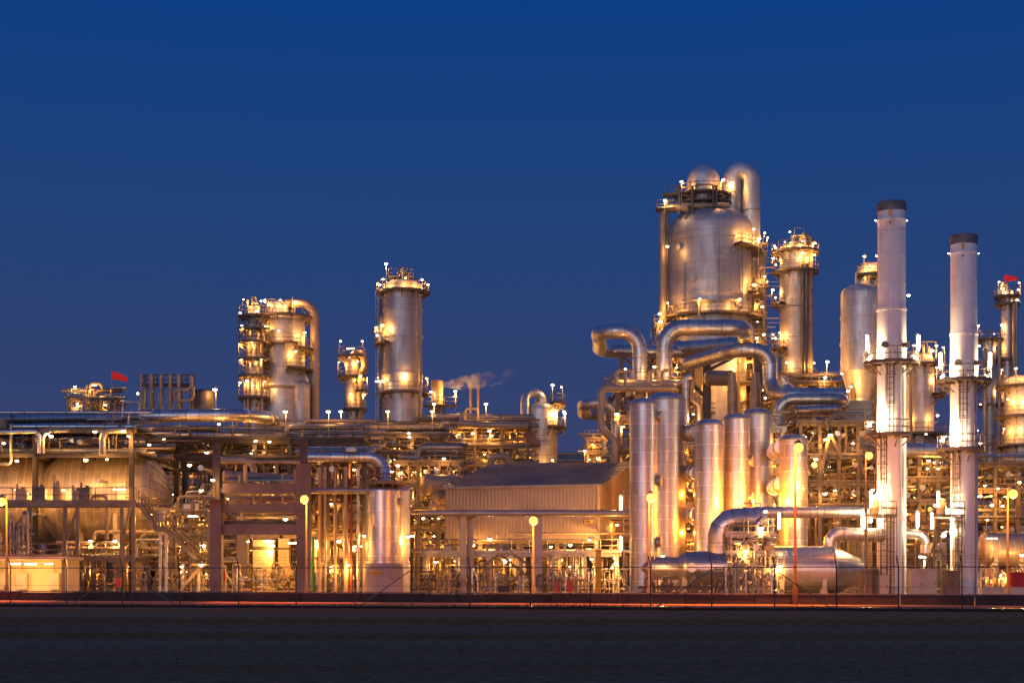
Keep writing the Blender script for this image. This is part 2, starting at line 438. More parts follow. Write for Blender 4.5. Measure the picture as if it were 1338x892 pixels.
def frame(name, label, cat, px0, px1, D, depth, ys, ncol=4, nrow=2, mat='steel', seed=1, col_w=0.34, group=None, npipe=6, rr=(0.07, 0.28), drops=10, lamps=2, power=320,
          bulb='bulb_warm', rails=True, braces=2, grate=True, base=0.0, overhang=0.8, toplamps=0, fine=1.0, low=True, pmats=None, col_mat=None, stubs=5, stair=False, gearn=0):
    """open steel process structure: columns, decks with railings, pipe runs, droppers, braces, lamps"""
    g = random.Random(seed); x0, x1 = X(px0, D), X(px1, D); zs = [Z(y, D) for y in ys]; y0, y1 = D, D + depth
    root = thing(name, label, cat, ((x0+x1)/2, D, base), group); pmats = pmats or PM
    xs = [x0 + (x1-x0)*i/(ncol-1) for i in range(ncol)]; yy = [y0 + depth*j/(nrow-1) for j in range(nrow)]
    top = zs[0]
    for x in xs:
        for y in yy:
            b = MB(); w = col_w
            if col_mat: b.box((x, y, (base+top)/2), (w, w, top-base))
            else:
                b.box((x, y-w/2, (base+top)/2), (w, 0.05, top-base)); b.box((x, y+w/2, (base+top)/2), (w, 0.05, top-base)); b.box((x, y, (base+top)/2), (0.05, w-0.06, top-base))
            b.build('column', col_mat or mat, root)
    for li, z in enumerate(zs):
        b = MB(); e = 0.4
        for k, y in enumerate(yy): b.box(((x0+x1)/2, y + 0.012*li, z-0.17), (x1-x0+e*2, 0.2, 0.32))
        for x in [x0 + (x1-x0)*i/((ncol-1)*2) for i in range((ncol-1)*2+1)]: b.box((x, (y0+y1)/2, z-0.2), (0.16, depth+e*2, 0.22))
        if grate and (li == 0 or g.random() < 0.75): b.box(((x0+x1)/2, y0 + depth*0.22, z+0.03), (x1-x0+e*2-0.02, depth*0.44 + overhang, 0.04))
        dk = b.build('deck', mat, root)
        if rails:
            ya = y0 - overhang*0.5 + 0.02
            MB().rail([(x0-e, y0+depth*0.4, z+0.05), (x0-e, ya, z+0.05), (x1+e, ya, z+0.05), (x1+e, y0+depth*0.4, z+0.05)], step=1.5).build('railing', mat, dk)
        zl = zs[li+1] if li+1 < len(zs) else base
        zu = zs[li-1] if li else z + 2.2
        for i in range(npipe):
            r = rr[0] + (rr[1]-rr[0])*g.random()**1.8; y = y0 + depth*g.uniform(0.0, 1.0); zz = z + r + 0.07 + (g.uniform(0, 0.6)*(zu-z) if g.random() < 0.4 else 0)
            xa = x0 - g.uniform(0, 1.5); xb = x1 + g.uniform(0, 1.5); t = g.random()
            if t < 0.45: pts = [(xa, y, zz), (xb, y, zz)]
            elif t < 0.7:
                xm = g.uniform(x0, x1); z2 = zz + g.uniform(0.35, 0.9)*(zu - zz)
                pts = [(xa, y, zz), (xm, y, zz), (xm, y, z2), (xb, y, z2)]
            elif t < 0.85:
                xm = g.uniform(x0, x1); zd = max(base + 0.3, zl + r + g.uniform(0, 1.0))
                pts = [(xa, y, zz), (xm, y, zz), (xm, y, zd)] if g.random() < 0.5 else [(xb, y, zz), (xm, y, zz), (xm, y, zd)]
            else:
                xm = g.uniform(x0+0.5, x1-1.5); hh = g.uniform(0.8, 1.8)
                pts = [(xa, y, zz), (xm, y, zz), (xm, y, zz+hh), (xm+1.4, y, zz+hh), (xm+1.4, y, zz), (xb, y, zz)]
            b = MB().pipe(pts, r, r*2.5, 8, True, 4, 3.2)
            if g.random() < 0.4 and r < 0.2: valve(b, (g.uniform(x0, x1), y, zz), r)
            b.build('pipe', g.choice(pmats), root)
        for i in range(drops if (low or li + 1 < len(zs)) else 0):
            r = g.choice([0.05, 0.07, 0.1, 0.13]); x = g.uniform(x0, x1); y = y0 + g.uniform(-0.35, depth*0.6)
            zb = max(base, zl + g.uniform(-1, 0.8)) if li + 1 < len(zs) else base + g.uniform(0.0, 0.6)
            pts = [(x, y, z + g.uniform(0.2, 1.3)), (x, y, zb)]
            if g.random() < 0.5: pts.append((x + g.uniform(-2, 2), y, zb)) if zb > base + 0.4 else None
            if g.random() < 0.4: pts.insert(0, (x + g.uniform(-1.5, 1.5), y, pts[0][2]))
            b = MB().pipe(pts, r, r*2.5, 7, True, 4, 2.2)
            b.build('pipe', g.choice(pmats), root)
        for i in range(stubs):
            r = g.uniform(0.1, 0.3); x = g.uniform(x0, x1); zz = z - 0.45 - r - g.uniform(0, 0.4)*(z - zl)
            MB().pipe([(x, y0 - g.uniform(0.2, 0.7), zz), (x, y1, zz)], r, None, 9, True).build('pipe', g.choice(pmats), root)
        for i in range(lamps):
            x = x0 + (x1-x0)*(i + g.uniform(0.25, 0.75))/max(1, lamps)
            lamp(root, (x, y0 + g.uniform(0.4, depth*0.45), z - g.uniform(0.5, 0.8)), 'strip' if g.random() < 0.13 else 'bulk', 'bulb_amber' if bulb == 'bulb_warm' and g.random() < 0.42 else bulb, power*g.uniform(0.6, 1.3))
        if fine and (low or li + 1 < len(zs)):
            fb = MB(); fm = ['pipe_tan', 'pipe_grey', 'pipe_dark', 'galv', 'steel']; ya = y0 - overhang*0.3
            for i in range(int(fine*(14 + (x1-x0)*1.7))):
                fb.m = g.randrange(5); r = g.choice([.025, .035, .05, .07]); x = g.uniform(x0, x1); y = g.uniform(ya, y0 + depth*.5); t = g.random(); hh = z - zl
                if t < .36: a_ = zl + g.uniform(0, .5)*hh; fb.tube((x, y, a_), (x, y, a_ + g.uniform(.25, .9)*hh), r, 5, cap=False)
                elif t < .58: zz = zl + g.uniform(.1, 1)*hh; fb.tube((x, y, zz), (x + g.uniform(1, 7), y, zz), r, 5, cap=False)
                elif t < .75:
                    zz = zl + g.uniform(.1, .9)*hh; dx = g.uniform(-2, 2); fb.sweep(fillet([(x, y, zl + .1*hh), (x, y, zz), (x+dx, y, zz), (x+dx, y, min(z, zz + g.uniform(.1, .6)*hh))], .2, 3), r*1.3, 6, False)
                elif t < .88: q = z + .05; fb.box((x, y, q + .3), (g.uniform(.2, .7), g.uniform(.2, .6), g.uniform(.3, .8))); fb.tube((x+.1, y, q), (x+.1, y, q + g.uniform(.6, 1.5)), r, 5)
                else:
                    zz = zl + g.uniform(.15, .9)*hh; fb.tube((x-.7, y, zz), (x+.7, y, zz), r*1.5, 6); fb.tube((x, y, zz-r*3), (x, y, zz+r*3), r*2.8, 7); fb.tube((x, y, zz), (x, y-.25, zz+.3), r*.6, 4); fb.lathe([(.1, -.015), (.16, 0), (.1, .015)], (x, y-.25, zz+.32), 8)
            fb.build('small_bore_piping', fm, root, kind='stuff')
        h = z - zl
        for i in range(braces if (low or li + 1 < len(zs)) else 0):
            k = g.randrange(ncol-1); y = yy[g.randrange(nrow)] + 0.24
            b = MB()
            if g.random() < 0.5: b.bar((xs[k], y, zl), (xs[k+1], y, z-0.3), 0.13)
            else:
                xm = (xs[k]+xs[k+1])/2; b.bar((xs[k], y, zl), (xm, y, z-0.3), 0.12); b.bar((xs[k+1], y+0.01, zl), (xm, y+0.01, z-0.3), 0.12)
            b.build('brace', mat, root)
    for i in range(toplamps):
        x = x0 + (x1-x0)*(i + g.uniform(0.2, 0.8))/toplamps
        lamp(root, (x, y0 - overhang*0.4, top + 2.4), 'pole', bulb, power*g.uniform(0.6, 1.2))
    if stair:
        zb = base
        for li in range(len(zs)-1, -1, -1):
            d = 1 if li % 2 else -1; xm = x1 - 3.2
            MB().stair((xm - d*1.6, y0 - overhang*0.5 - 1.0, zb), (xm + d*1.6, y0 - overhang*0.5 - 1.0, zs[li]), 0.8).build('stair', mat, root); zb = zs[li]
    return root, xs, zs
def drum(name, label, cat, c, r, L, mat='alu', yaw=0.0, group=None, legs=True, n=28, heads=(0.5, 0.5), cone=None, saddle='concrete'):
    """horizontal vessel: cylinder along x with dished ends, on two saddles"""
    c = Vector(c); root = thing(name, label, cat, (c.x, c.y, 0), group)
    prof = []; k = 7
    for i in range(k): prof.append((r*math.sin(math.pi/2*i/k), -L/2 - heads[0]*r*math.cos(math.pi/2*i/k)))
    prof += [(r, -L/2), (r+0.05, -L/2+0.02), (r+0.05, -L/2+0.16), (r, -L/2+0.18), (r, L/2-0.18), (r+0.05, L/2-0.16), (r+0.05, L/2-0.02), (r, L/2)]
    if cone: prof += [(cone[0], L/2 + cone[1]), (0, L/2 + cone[1] + 0.3*cone[0])]
    else:
        for i in range(k-1, -1, -1): prof.append((r*math.sin(math.pi/2*i/k), L/2 + heads[1]*r*math.cos(math.pi/2*i/k)))
    mt = Matrix.Translation(c) @ Matrix.Rotation(yaw, 4, 'Z') @ Matrix.Rotation(R(90), 4, 'Y')
    MB().lathe(prof, n=n, mat=mt).build('shell', mat, root)
    if legs:
        for s in (-0.32, 0.32):
            q = c + Vector((math.cos(yaw)*s*L, math.sin(yaw)*s*L, 0)); h = c.z - r*0.75
            b = MB().box((q.x, q.y, h/2), (0.5, r*1.5, h), yaw); b.box((q.x, q.y, h + r*0.2), (0.3, r*1.9, r*0.4), yaw); b.build('saddle', saddle, root)
    return root
def street_lamp(px, py, D, label, w=2500, bulb='bulb_sodium', mat='steel', spot=False, hang=0.9):
    x, z = X(px, D), Z(py, D)
    root = thing('street_lamp', label, 'street lamp', (x, D+hang, 0), 'orange street lamps along the yard edge')
    MB().sweep([Vector((x, D+hang, 0)), Vector((x, D+hang, 0.9)), Vector((x, D+hang, 0.95)), Vector((x, D+hang, z+0.1))], [0.15, 0.15, 0.09, 0.05], 10).build('pole', mat, root)
    MB().pipe([(x, D+hang, z+0.05), (x, D+hang, z+0.42), (x, D-0.1, z+0.42)], 0.045, 0.3, 6, False).build('arm', mat, root)
    b = MB(); b.box((x, D+0.1, z+0.34), (0.26, 0.6, 0.14), 0, 0.8); b.build('lamp_housing', mat, root)
    b = MB(); b.lathe([(0.27*math.sin(math.pi*i/8), -0.27*math.cos(math.pi*i/8)) for i in range(9)], (x, D-0.1, z), 16); b.build('lamp_glass', bulb, root)
    L = bpy.data.lights.new('sodium_light', 'SPOT' if spot else 'POINT'); L.energy = w; L.color = TINT[bulb]; L.shadow_soft_size = 0.2
    l = bpy.data.objects.new('sodium_light', L); COL.objects.link(l); l.parent = root; l.location = Vector((x, D-0.1, z-0.42)) - LOC[root.name]
    if not spot:                                              # road optics of the luminaire
        Ls = bpy.data.lights.new('sodium_road_light', 'SPOT'); Ls.energy = 8500; Ls.color = (1.0, 0.17, 0.012); Ls.shadow_soft_size = 0.2; Ls.spot_size = R(76); Ls.spot_blend = 0.35
        l2 = bpy.data.objects.new('sodium_road_light', Ls); COL.objects.link(l2); l2.parent = root; l2.location = l.location; l2.rotation_euler = (R(-31), 0, 0)
    if spot:
        L.spot_size = R(150); L.spot_blend = 0.5; l.rotation_euler = (R(45), 0, 0)
    return root
# ================================================================== SKY, CAMERA
def lin(*c): return tuple(((v/255)/12.92 if v/255 <= 0.04045 else ((v/255+0.055)/1.055)**2.4) for v in c)
w = bpy.data.worlds.new('World'); sc.world = w; w.use_nodes = True
nt = w.node_tree; bg = nt.nodes['Background']
tc = nd(nt, 'ShaderNodeTexCoord'); sp = nd(nt, 'ShaderNodeSeparateXYZ'); nt.links.new(tc.outputs['Generated'], sp.inputs[0])
rp = ramp(nt, sp.outputs['Z'], [(0.0, lin(70, 68, 100)), (0.05, lin(61, 66, 105)), (0.12, lin(50, 66, 111)), (0.22, lin(34, 66, 120)), (0.36, lin(9, 62, 132)), (0.8, lin(24, 68, 140))])
# afterglow of the sunset low in the sky behind the viewer
my = nd(nt, 'ShaderNodeMath', operation='MULTIPLY'); my.inputs[1].default_value = -1.0; nt.links.new(sp.outputs['Y'], my.inputs[0])
gl = ramp(nt, my.outputs[0], [(0.25, 0.0), (0.95, 1.0)]); gz = ramp(nt, sp.outputs['Z'], [(-0.02, 0.0), (0.0, 1.0), (0.14, 0.45), (0.45, 0.0)])
gm = nd(nt, 'ShaderNodeMath', operation='MULTIPLY'); nt.links.new(gl.outputs[0], gm.inputs[0]); nt.links.new(gz.outputs[0], gm.inputs[1])
ad = nd(nt, 'ShaderNodeMix', data_type='RGBA', blend_type='ADD'); nt.links.new(gm.outputs[0], ad.inputs[0]); nt.links.new(rp.outputs[0], ad.inputs[6]); ad.inputs[7].default_value = (0.25, 0.25, 0.36, 1)
nt.links.new(ad.outputs[2], bg.inputs['Color']); bg.inputs['Strength'].default_value = 1.0
sun = bpy.data.lights.new('twilight', 'SUN'); sun.energy = 0.52; sun.angle = R(40); sun.color = (0.80, 0.84, 1.0)
so = bpy.data.objects.new('twilight', sun); COL.objects.link(so); so.rotation_euler = (R(83), 0, R(-18))
cd = bpy.data.cameras.new('camera'); cam = bpy.data.objects.new('camera', cd); COL.objects.link(cam)
cam.location = (0, 0, EYE); cam.rotation_euler = (R(90), 0, 0)
cd.sensor_width = 36; cd.lens = F/1338*36; cd.shift_y = (HZ - 446)/1338; cd.clip_start = 0.5; cd.clip_end = 6000
sc.camera = cam
sc.view_settings.view_transform = 'Standard'; sc.view_settings.look = 'None'; sc.view_settings.exposure = 0
cy = sc.cycles
cy.use_denoising = True; cy.max_bounces = 5; cy.diffuse_bounces = 2; cy.glossy_bounces = 3; cy.transmission_bounces = 2; cy.volume_bounces = 0
cy.caustics_reflective = False; cy.caustics_refractive = False; cy.sample_clamp_indirect = 3.0; cy.use_light_tree = True
cy.use_adaptive_sampling = True; cy.adaptive_threshold = 0.02

# ================================================================== SETTING
def ground_mat():
    m, nt, b = new_mat('dark_field_soil')
    tc = nd(nt, 'ShaderNodeTexCoord'); mp = nd(nt, 'ShaderNodeMapping'); mp.inputs['Scale'].default_value = (0.006, 0.10, 1)
    nt.links.new(tc.outputs['Object'], mp.inputs[0])
    n1 = nd(nt, 'ShaderNodeTexNoise', Scale=1.0, Detail=5.0, Roughness=0.6); nt.links.new(mp.outputs[0], n1.inputs['Vector'])
    n2 = nd(nt, 'ShaderNodeTexNoise', Scale=3.0, Detail=8.0, Roughness=0.75); nt.links.new(tc.outputs['Object'], n2.inputs['Vector'])
    r1 = ramp(nt, n1.outputs[0], [(0.40, (0.27, 0.15, 0.05)), (0.60, (0.29, 0.20, 0.12))])
    r2 = ramp(nt, n2.outputs[0], [(0.34, 0.5), (0.52, 0.95), (0.72, 1.5)])
    mx = nd(nt, 'ShaderNodeMix', data_type='RGBA', blend_type='MULTIPLY'); mx.inputs[0].default_value = 1.0
    nt.links.new(r1.outputs[0], mx.inputs[6]); nt.links.new(r2.outputs[0], mx.inputs[7]); nt.links.new(mx.outputs[2], b.inputs['Base Color'])
    b.inputs['Roughness'].default_value = 0.9; b.inputs['Specular IOR Level'].default_value = 0.03
    bp = nd(nt, 'ShaderNodeBump', Strength=0.35, Distance=0.1); nt.links.new(n2.outputs[0], bp.inputs['Height'])
    df = nd(nt, 'ShaderNodeBsdfDiffuse'); nt.links.new(mx.outputs[2], df.inputs['Color']); nt.links.new(bp.outputs[0], df.inputs['Normal']); nt.links.new(df.outputs[0], nt.nodes['Material Output'].inputs['Surface']); nt.nodes.remove(b)
    return m
M['field'] = ground_mat()
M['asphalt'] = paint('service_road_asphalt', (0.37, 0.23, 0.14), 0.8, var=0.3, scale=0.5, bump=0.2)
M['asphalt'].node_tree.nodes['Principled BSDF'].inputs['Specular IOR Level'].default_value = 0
M['berm'].node_tree.nodes['Principled BSDF'].inputs['Specular IOR Level'].default_value = 0.1
M['yard'] = paint('yard_concrete', (0.36, 0.30, 0.24), 0.75, var=0.35, scale=0.25, bump=0.1)
M['water'] = paint('puddle_water', (0.02, 0.02, 0.02), 0.06, 0.0, var=0.1)
WL, WR = P(0, 750, 101), P(1338, 750, 83.5)           # line of the kerb wall
FL, FR = P(0, 750, 86), P(1338, 750, 73.5)            # line of the fence
def along(a, b, px):                                    # point on that line seen at column px
    k = (px - CX)/F; d = b - a
    t = (k*a.y - a.x)/(d.x - k*d.y); return Vector((a.x + d.x*t, a.y + d.y*t, 0))
g = MB(); N_ = 3000
g.v = [(-N_, -200, 0), (N_, -200, 0), (N_, 3500, 0), (-N_, 3500, 0)]; g.face([0, 1, 2, 3]); g.build('ground', 'field', kind='structure')
def quad(name, pts, mat):
    b = MB(); b.v = [tuple(p) for p in pts]; b.face([0, 1, 2, 3]); return b.build(name, mat, kind='structure')
def ext(a, b, px, dy, z): p = along(a, b, px); return Vector((p.x, p.y + dy, z))
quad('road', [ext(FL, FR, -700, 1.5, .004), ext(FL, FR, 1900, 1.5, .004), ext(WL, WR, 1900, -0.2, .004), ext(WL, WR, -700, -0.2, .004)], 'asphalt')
quad('yard', [ext(WL, WR, -700, 0.3, .004), ext(WL, WR, 1900, 0.3, .004), Vector((330, 420, .004)), Vector((-330, 420, .004))], 'yard')
b = MB(); a_, b_ = along(WL, WR, -600), along(WL, WR, 1800)
rw = random.Random(8); u_ = (b_ - a_).normalized(); t_ = 0.0
while t_ < (b_ - a_).length - 4.2:
    q = a_ + u_*t_ + Vector((0, rw.uniform(-.03, .03), 0.26 + rw.uniform(-.02, .02))); b.bar(q, q + u_*3.96, 0.5, 0.54); t_ += 4.0
wl_ = b.build('low_wall', 'berm', root=(a_ + b_)/2); MB().bar(a_ + Vector((0, 0.02, 0.585)), b_ + Vector((0, 0.02, 0.585)), 0.64, 0.07).build('lit_edge_coping', 'mauve_concrete', wl_)  # paler coping added so the wall top reads as a lit edge
tag(wl_, 'long low dark concrete wall between the road and the plant yard', 'wall')
b = MB(); a_, b_ = along(FL, FR, -600), along(FL, FR, 1800)                  # grassy verge before the fence
rg = random.Random(4); vs = []
nn = 160
for i in range(nn+1):
    p = a_ + (b_ - a_)*(i/nn)
    for dy, z in ((-5.5, -0.02), (-3.6, 0.03), (-2.0, 0.06), (-0.4, 0.04), (0.8, -0.02)): vs.append((p.x, p.y+dy, z + (rg.uniform(-.02, .03) if z > 0 else 0)))
b.v = vs
for i in range(nn):
    for j in range(4): b.face([i*5+j, i*5+5+j, i*5+6+j, i*5+1+j])
M['verge'] = paint('rough_verge_soil', (0.06, 0.05, 0.03), 0.95, var=0.5, scale=1.5, bump=0.8)
M['verge'].node_tree.nodes['Principled BSDF'].inputs['Specular IOR Level'].default_value = 0
b.build('verge', 'verge', kind='structure')
for i, (px, py, wd) in enumerate([(862, 799, 1.1), (1130, 800.5, 1.3), (1323, 802, 1.4), (694, 798.5, 0.6)]):
    D_ = EYE*F/(py-HZ); b = MB(); b.lathe([(0, 0.26), (wd*0.55, 0.255)], (0, 0, 0), 12); b.v = [(X(px, D_) + v[0]*1.5, D_ + v[1]*0.5, v[2]) for v in b.v]
    b.build('puddle', 'water', kind='structure')

# ------------------------------------------------------------------ fence
fence = thing('wire_fence', 'thin dark wire fence with angled post tops running along the road', 'fence', along(FL, FR, 669))
fpx = [-60, 14, 87, 160, 235, 312, 387, 464, 538, 614, 693, 771, 850, 930, 1012, 1093, 1174, 1257, 1341]
fp = [along(FL, FR, x) for x in fpx]
pm = MB(); pm.tube((0, 0, 0), (0, 0, 2.12), 0.034, 8); pm.tube((0, 0, 2.1), (-0.12, -0.1, 2.62), 0.03, 6); po = pm.build('fence_post', 'black'); pme = po.data; bpy.data.objects.remove(po)
for p in fp: put('post', pme, p, fence)
b = MB(); b.tube(fp[0] + Vector((0, 0, 2.06)), fp[-1] + Vector((0, 0, 2.06)), 0.022, 6); b.build('top_rail', 'black', fence)
for hz in (0.12, 1.1): MB().tube(fp[0] + Vector((0, 0, hz)), fp[-1] + Vector((0, 0, hz)), 0.008, 4).build('tension_wire', 'black', fence)
for hz in (0.2, 0.36, 0.5): MB().tube(fp[0] + Vector((-hz*.24, -hz*.2, 2.1+hz)), fp[-1] + Vector((-hz*.24, -hz*.2, 2.1+hz)), 0.006, 4).build('barbed_wire', 'black', fence)
for k, s in ((3, -1), (3, 1), (8, -1), (14, 1), (13, -1)):
    q = fp[k + s]; MB().tube(fp[k] + Vector((0, 0.03, 1.95)), fp[k] + (q - fp[k])*0.93, 0.028, 6).build('brace', 'steel', fence)

# ------------------------------------------------------------------ street lamps
street_lamp(3, 655, 103, 'orange street lamp at the far left edge beside the long drum', 2200)
street_lamp(398, 652, 99.5, 'orange street lamp in front of the right concrete portal column', 2200)
street_lamp(697, 680, 96, 'orange street lamp glowing in front of the brown corrugated shed', 2200)
street_lamp(850, 650, 94, 'slim orange street lamp before the leftmost silver cylinder', 2200)
street_lamp(1043, 585, 85, 'tall orange street lamp on a reddish post near the fence', 9000, mat='pole_red', spot=True)
street_lamp(1135, 595, 112, 'orange street lamp just left of the taller white stack', 700)
street_lamp(1323, 645, 92, 'orange street lamp at the far right edge', 2200)

# ================================================================== LEFT : long drums
def long_drum(pxa, pxb, label, seed):
    D = 126; r = S(60, D); xa, xb = X(pxa, D), X(pxb, D); c = Vector(((xa+xb)/2, D, Z(652, D)))
    t = drum('horizontal_drum', label, 'process drum', c, r, xb - xa, 'alu_drum', 0.10, 'long clad drums', n=56, heads=(0.75, 0.85))
    return t, c, r
t, c, r = long_drum(-150, 40, 'huge clad horizontal drum cut off by the left edge', 1)
for px in (-30, 22): lamp(t, P(px, 640, 121.2), 'bulk', 'bulb_warm', 420)
t2, c2, r2 = long_drum(98, 172, 'huge clad horizontal drum whose ribbed dished end faces right', 2)
for px, py in ((80, 640), (156, 639), (33, 645)): lamp(t2, P(px, py, 120.3), 'strip', 'bulb_warm', 1000)
for px, py in ((22, 602), (112, 601), (140, 600)): lamp(t2, P(px, py, 120.0), 'bulk', 'bulb_warm', 760)  # lamps added above the drums to brighten their cladding
for px in (118, 150): lamp(t2, P(px, 707, 121.0), 'bulk', 'bulb_warm', 330)
lamp(t2, P(198, 672, 120), 'bulk', 'bulb_warm', 520)
b = MB()
for k in range(24):                                                                   # raised seams of the dished end
    a = 2*math.pi*k/24; pts = []
    for i in range(8):
        q = math.pi/2*(i/7)*0.93
        v = Vector(((0.5*(X(172, 126)-X(98, 126))) + 0.85*r2*math.sin(q) + 0.015, r2*1.002*math.cos(q)*math.cos(a), r2*1.002*math.cos(q)*math.sin(a)))
        pts.append(c2 + Matrix.Rotation(0.10, 3, 'Z') @ v)
    b.sweep(pts, 0.05, 4, False)
b.build('head_seams', 'galv', t2)
# walkway in front of the drums
xa, xb, zt = X(-60, 119), X(181, 119), Z(657, 119)
t = thing('walkway', 'raised steel walkway with railing in front of the long drums', 'walkway', (X(60, 119), 119, 0))
b = MB(); b.box(((xa+xb)/2, 118.9, zt), (xb-xa, 1.5, 0.12)); b.box(((xa+xb)/2, 118.2, zt-0.16), (xb-xa, 0.14, 0.34)); b.box(((xa+xb)/2, 119.6, zt-0.16), (xb-xa, 0.14, 0.34))
dk = b.build('deck', 'steel', t)
MB().rail([(xa, 118.2, zt+0.06), (xb, 118.2, zt+0.06)], step=1.6).build('railing', 'steel', dk)
for px in (-40, 42, 88, 104, 162, 177):
    MB().bar((X(px, 119), 118.4, 0), (X(px, 119), 118.4, zt-0.3), 0.26).build('post', 'steel', t)
for pa, pb in ((5, 42), (88, 104), (162, 172)):
    MB().bar((X(pa, 119), 118.5, zt-3.2), (X(pb, 119), 118.5, zt-0.3), 0.14).build('brace', 'steel', t)
MB().stair((X(204, 118), 118.2, Z(693, 118)), (X(180, 118), 118.2, Z(657, 118)), 0.9).build('stair', 'steel', t)
for px, wd, h, m_ in ((52, 1.0, 1.2, 'pipe_dark'), (112, .8, 1.1, 'pipe_dark'), (75, .5, 1.5, 'pipe_tan'), (100, .6, .9, 'pipe_tan'), (28, .7, 1.0, 'pipe_tan')):
    x = X(px, 119); zt = Z(657, 119); b = MB(); b.box((x, 119.0, zt+.08+h/2), (wd, .7, h)); b.tube((x-wd*.4, 118.9, zt+h+.05), (x-wd*.4, 118.9, zt+h+.5), .09, 8); b.box((x, 118.62, zt+.1+h/2), (wd*.7, .05, h*.6)); b.tube((x+wd*.2, 118.9, zt+h), (x+wd*.2, 118.9, zt+h+.25), .16, 10)
    tag(b.build('pump_box', m_, root=(x, 119, zt+.06)), {52: 'dark square box on the walkway, below the gap between the two drums', 112: 'dark square box on the walkway before the ribbed drum', 75: 'slim tan box on the walkway before the left end of the ribbed drum', 100: 'small tan box on the walkway before the ribbed drum', 28: 'tan box on the walkway before the left drum'}[px], 'box', 'boxes on the walkway')
gpipe('tan hooked pipe dropping through the walkway before the ribbed drum', [(121, 655, 118.6), (121, 647, 118.6), (140, 647, 118.6), (140, 705, 118.6)], 2.3, 'pipe_tan', .4, 10)
t = thing('stair_tower', 'lower stair landing and flight beside the concrete portal', 'stair', (X(225, 117), 117, 0))
xa, xb, zl = X(203, 117), X(219, 117), Z(692, 117)
b = MB(); b.box(((xa+xb)/2, 117.5, zl), (xb-xa, 2.2, 0.2)); dk = b.build('landing', 'steel', t)
MB().rail([(xa, 116.5, zl+.1), (xb, 116.5, zl+.1)]).build('railing', 'steel', dk)
MB().stair((X(266, 117), 116.6, Z(738, 117)), (X(218, 117), 116.6, zl), 0.9).build('stair', 'steel', t)
MB().stair((X(226, 117), 117.6, 0.02), (X(262, 117), 117.6, Z(738, 117)), 0.9).build('stair', 'steel', t)
for px in (206, 214, 236, 257): MB().bar((X(px, 117), 117.9, 0), (X(px, 117), 117.9, Z(692 if px < 220 else 736, 117)), 0.2).build('post', 'galv', t)
b = MB(); b.box((X(262, 117), 117.4, Z(737, 117)), (1.2, 2.2, 0.14)); b.build('landing', 'steel', t)
for px, py in ((237, 740), (263, 738)): lamp(t, P(px, py, 116), 'bulk', 'bulb_warm', 420)
lamp(t, P(252, 674, 118), 'strip', 'bulb_cool', 200)
b = MB(); b.lathe([(0, 0), (0.35, 0), (0.35, 0.9), (0, 0.95)], P(211, 682, 117.6), 14)
tag(b.build('filter_pot', 'galv', root=P(211, 690, 117.6)), 'small round grey pot standing on the stair landing', 'filter')

t, xs, zs = frame('pipe_trestle', 'low braced trestle of pipes and valves below the long drums', 'pipe trestle', 88, 190, 120.5, 2.5, [728], 4, 2, 'steel', 19, npipe=6, drops=9, lamps=2, power=420, braces=1, stubs=2, rr=(.06, .18), grate=False)
t, xs, zs = frame('process_structure', 'fine lattice structure of thin lit pipes behind the stair tower', 'process structure', 200, 274, 123, 8, [668, 700, 735], 4, 2, 'steel', 29, npipe=7, drops=8, lamps=2, power=520, braces=2, stubs=2, rr=(.06, .2), fine=2.2, grate=False)
# low lit shelter at the far left
xa, xb, D = X(-80, 110), X(85, 110), 110
t = thing('equipment_shelter', 'low cream shelter with lit open front at the far left', 'shelter', (X(20, 110), 112, 0))
zr = Z(731, D); b = MB(); b.box(((xa+xb)/2, D+3.5, zr/2), (xb-xa, 0.2, zr)); b.box((xb-0.1, D+2.0, zr/2), (0.2, 2.8, zr)); b.build('wall', 'cream', t)
MB().box(((xa+xb)/2, D+1.5, zr+0.12), (xb-xa+0.6, 4.6, 0.22)).build('roof', 'concrete', t)
MB().rail([(xa, D-.7, zr+.24), (xb, D-.7, zr+.24)], h=.9).build('roof_railing', 'steel', t)
for px in (20, 40, 64, -10): lamp(t, P(px, 736, D), 'strip', 'bulb_warm', 620)
for px in (-30, 88): MB().box((X(px, D)-.15, D-.4, zr/2), (0.24, 0.24, zr)).build('post', 'steel', t)
for px in (29, 71, 4):
    b = MB(); p = P(px, 0, D+3.1); b.box((p.x, p.y, 1.2), (0.8, 0.3, 1.2)); b.box((p.x, p.y-.16, 1.25), (0.66, 0.03, 1.0)); b.box((p.x+.3, p.y-.19, 1.25), (0.05, .04, .25)); b.tube((p.x, p.y, 1.8), (p.x, p.y, 2.7), .05)
    tag(b.build('wall_cabinet', 'cabinet', root=(p.x, p.y, 0)), {29: 'grey control cabinet in the lit shelter, middle one', 71: 'grey control cabinet near the right end of the lit shelter', 4: 'grey control cabinet at the left of the lit shelter'}[px], 'cabinet', 'control cabinets in the shelter')
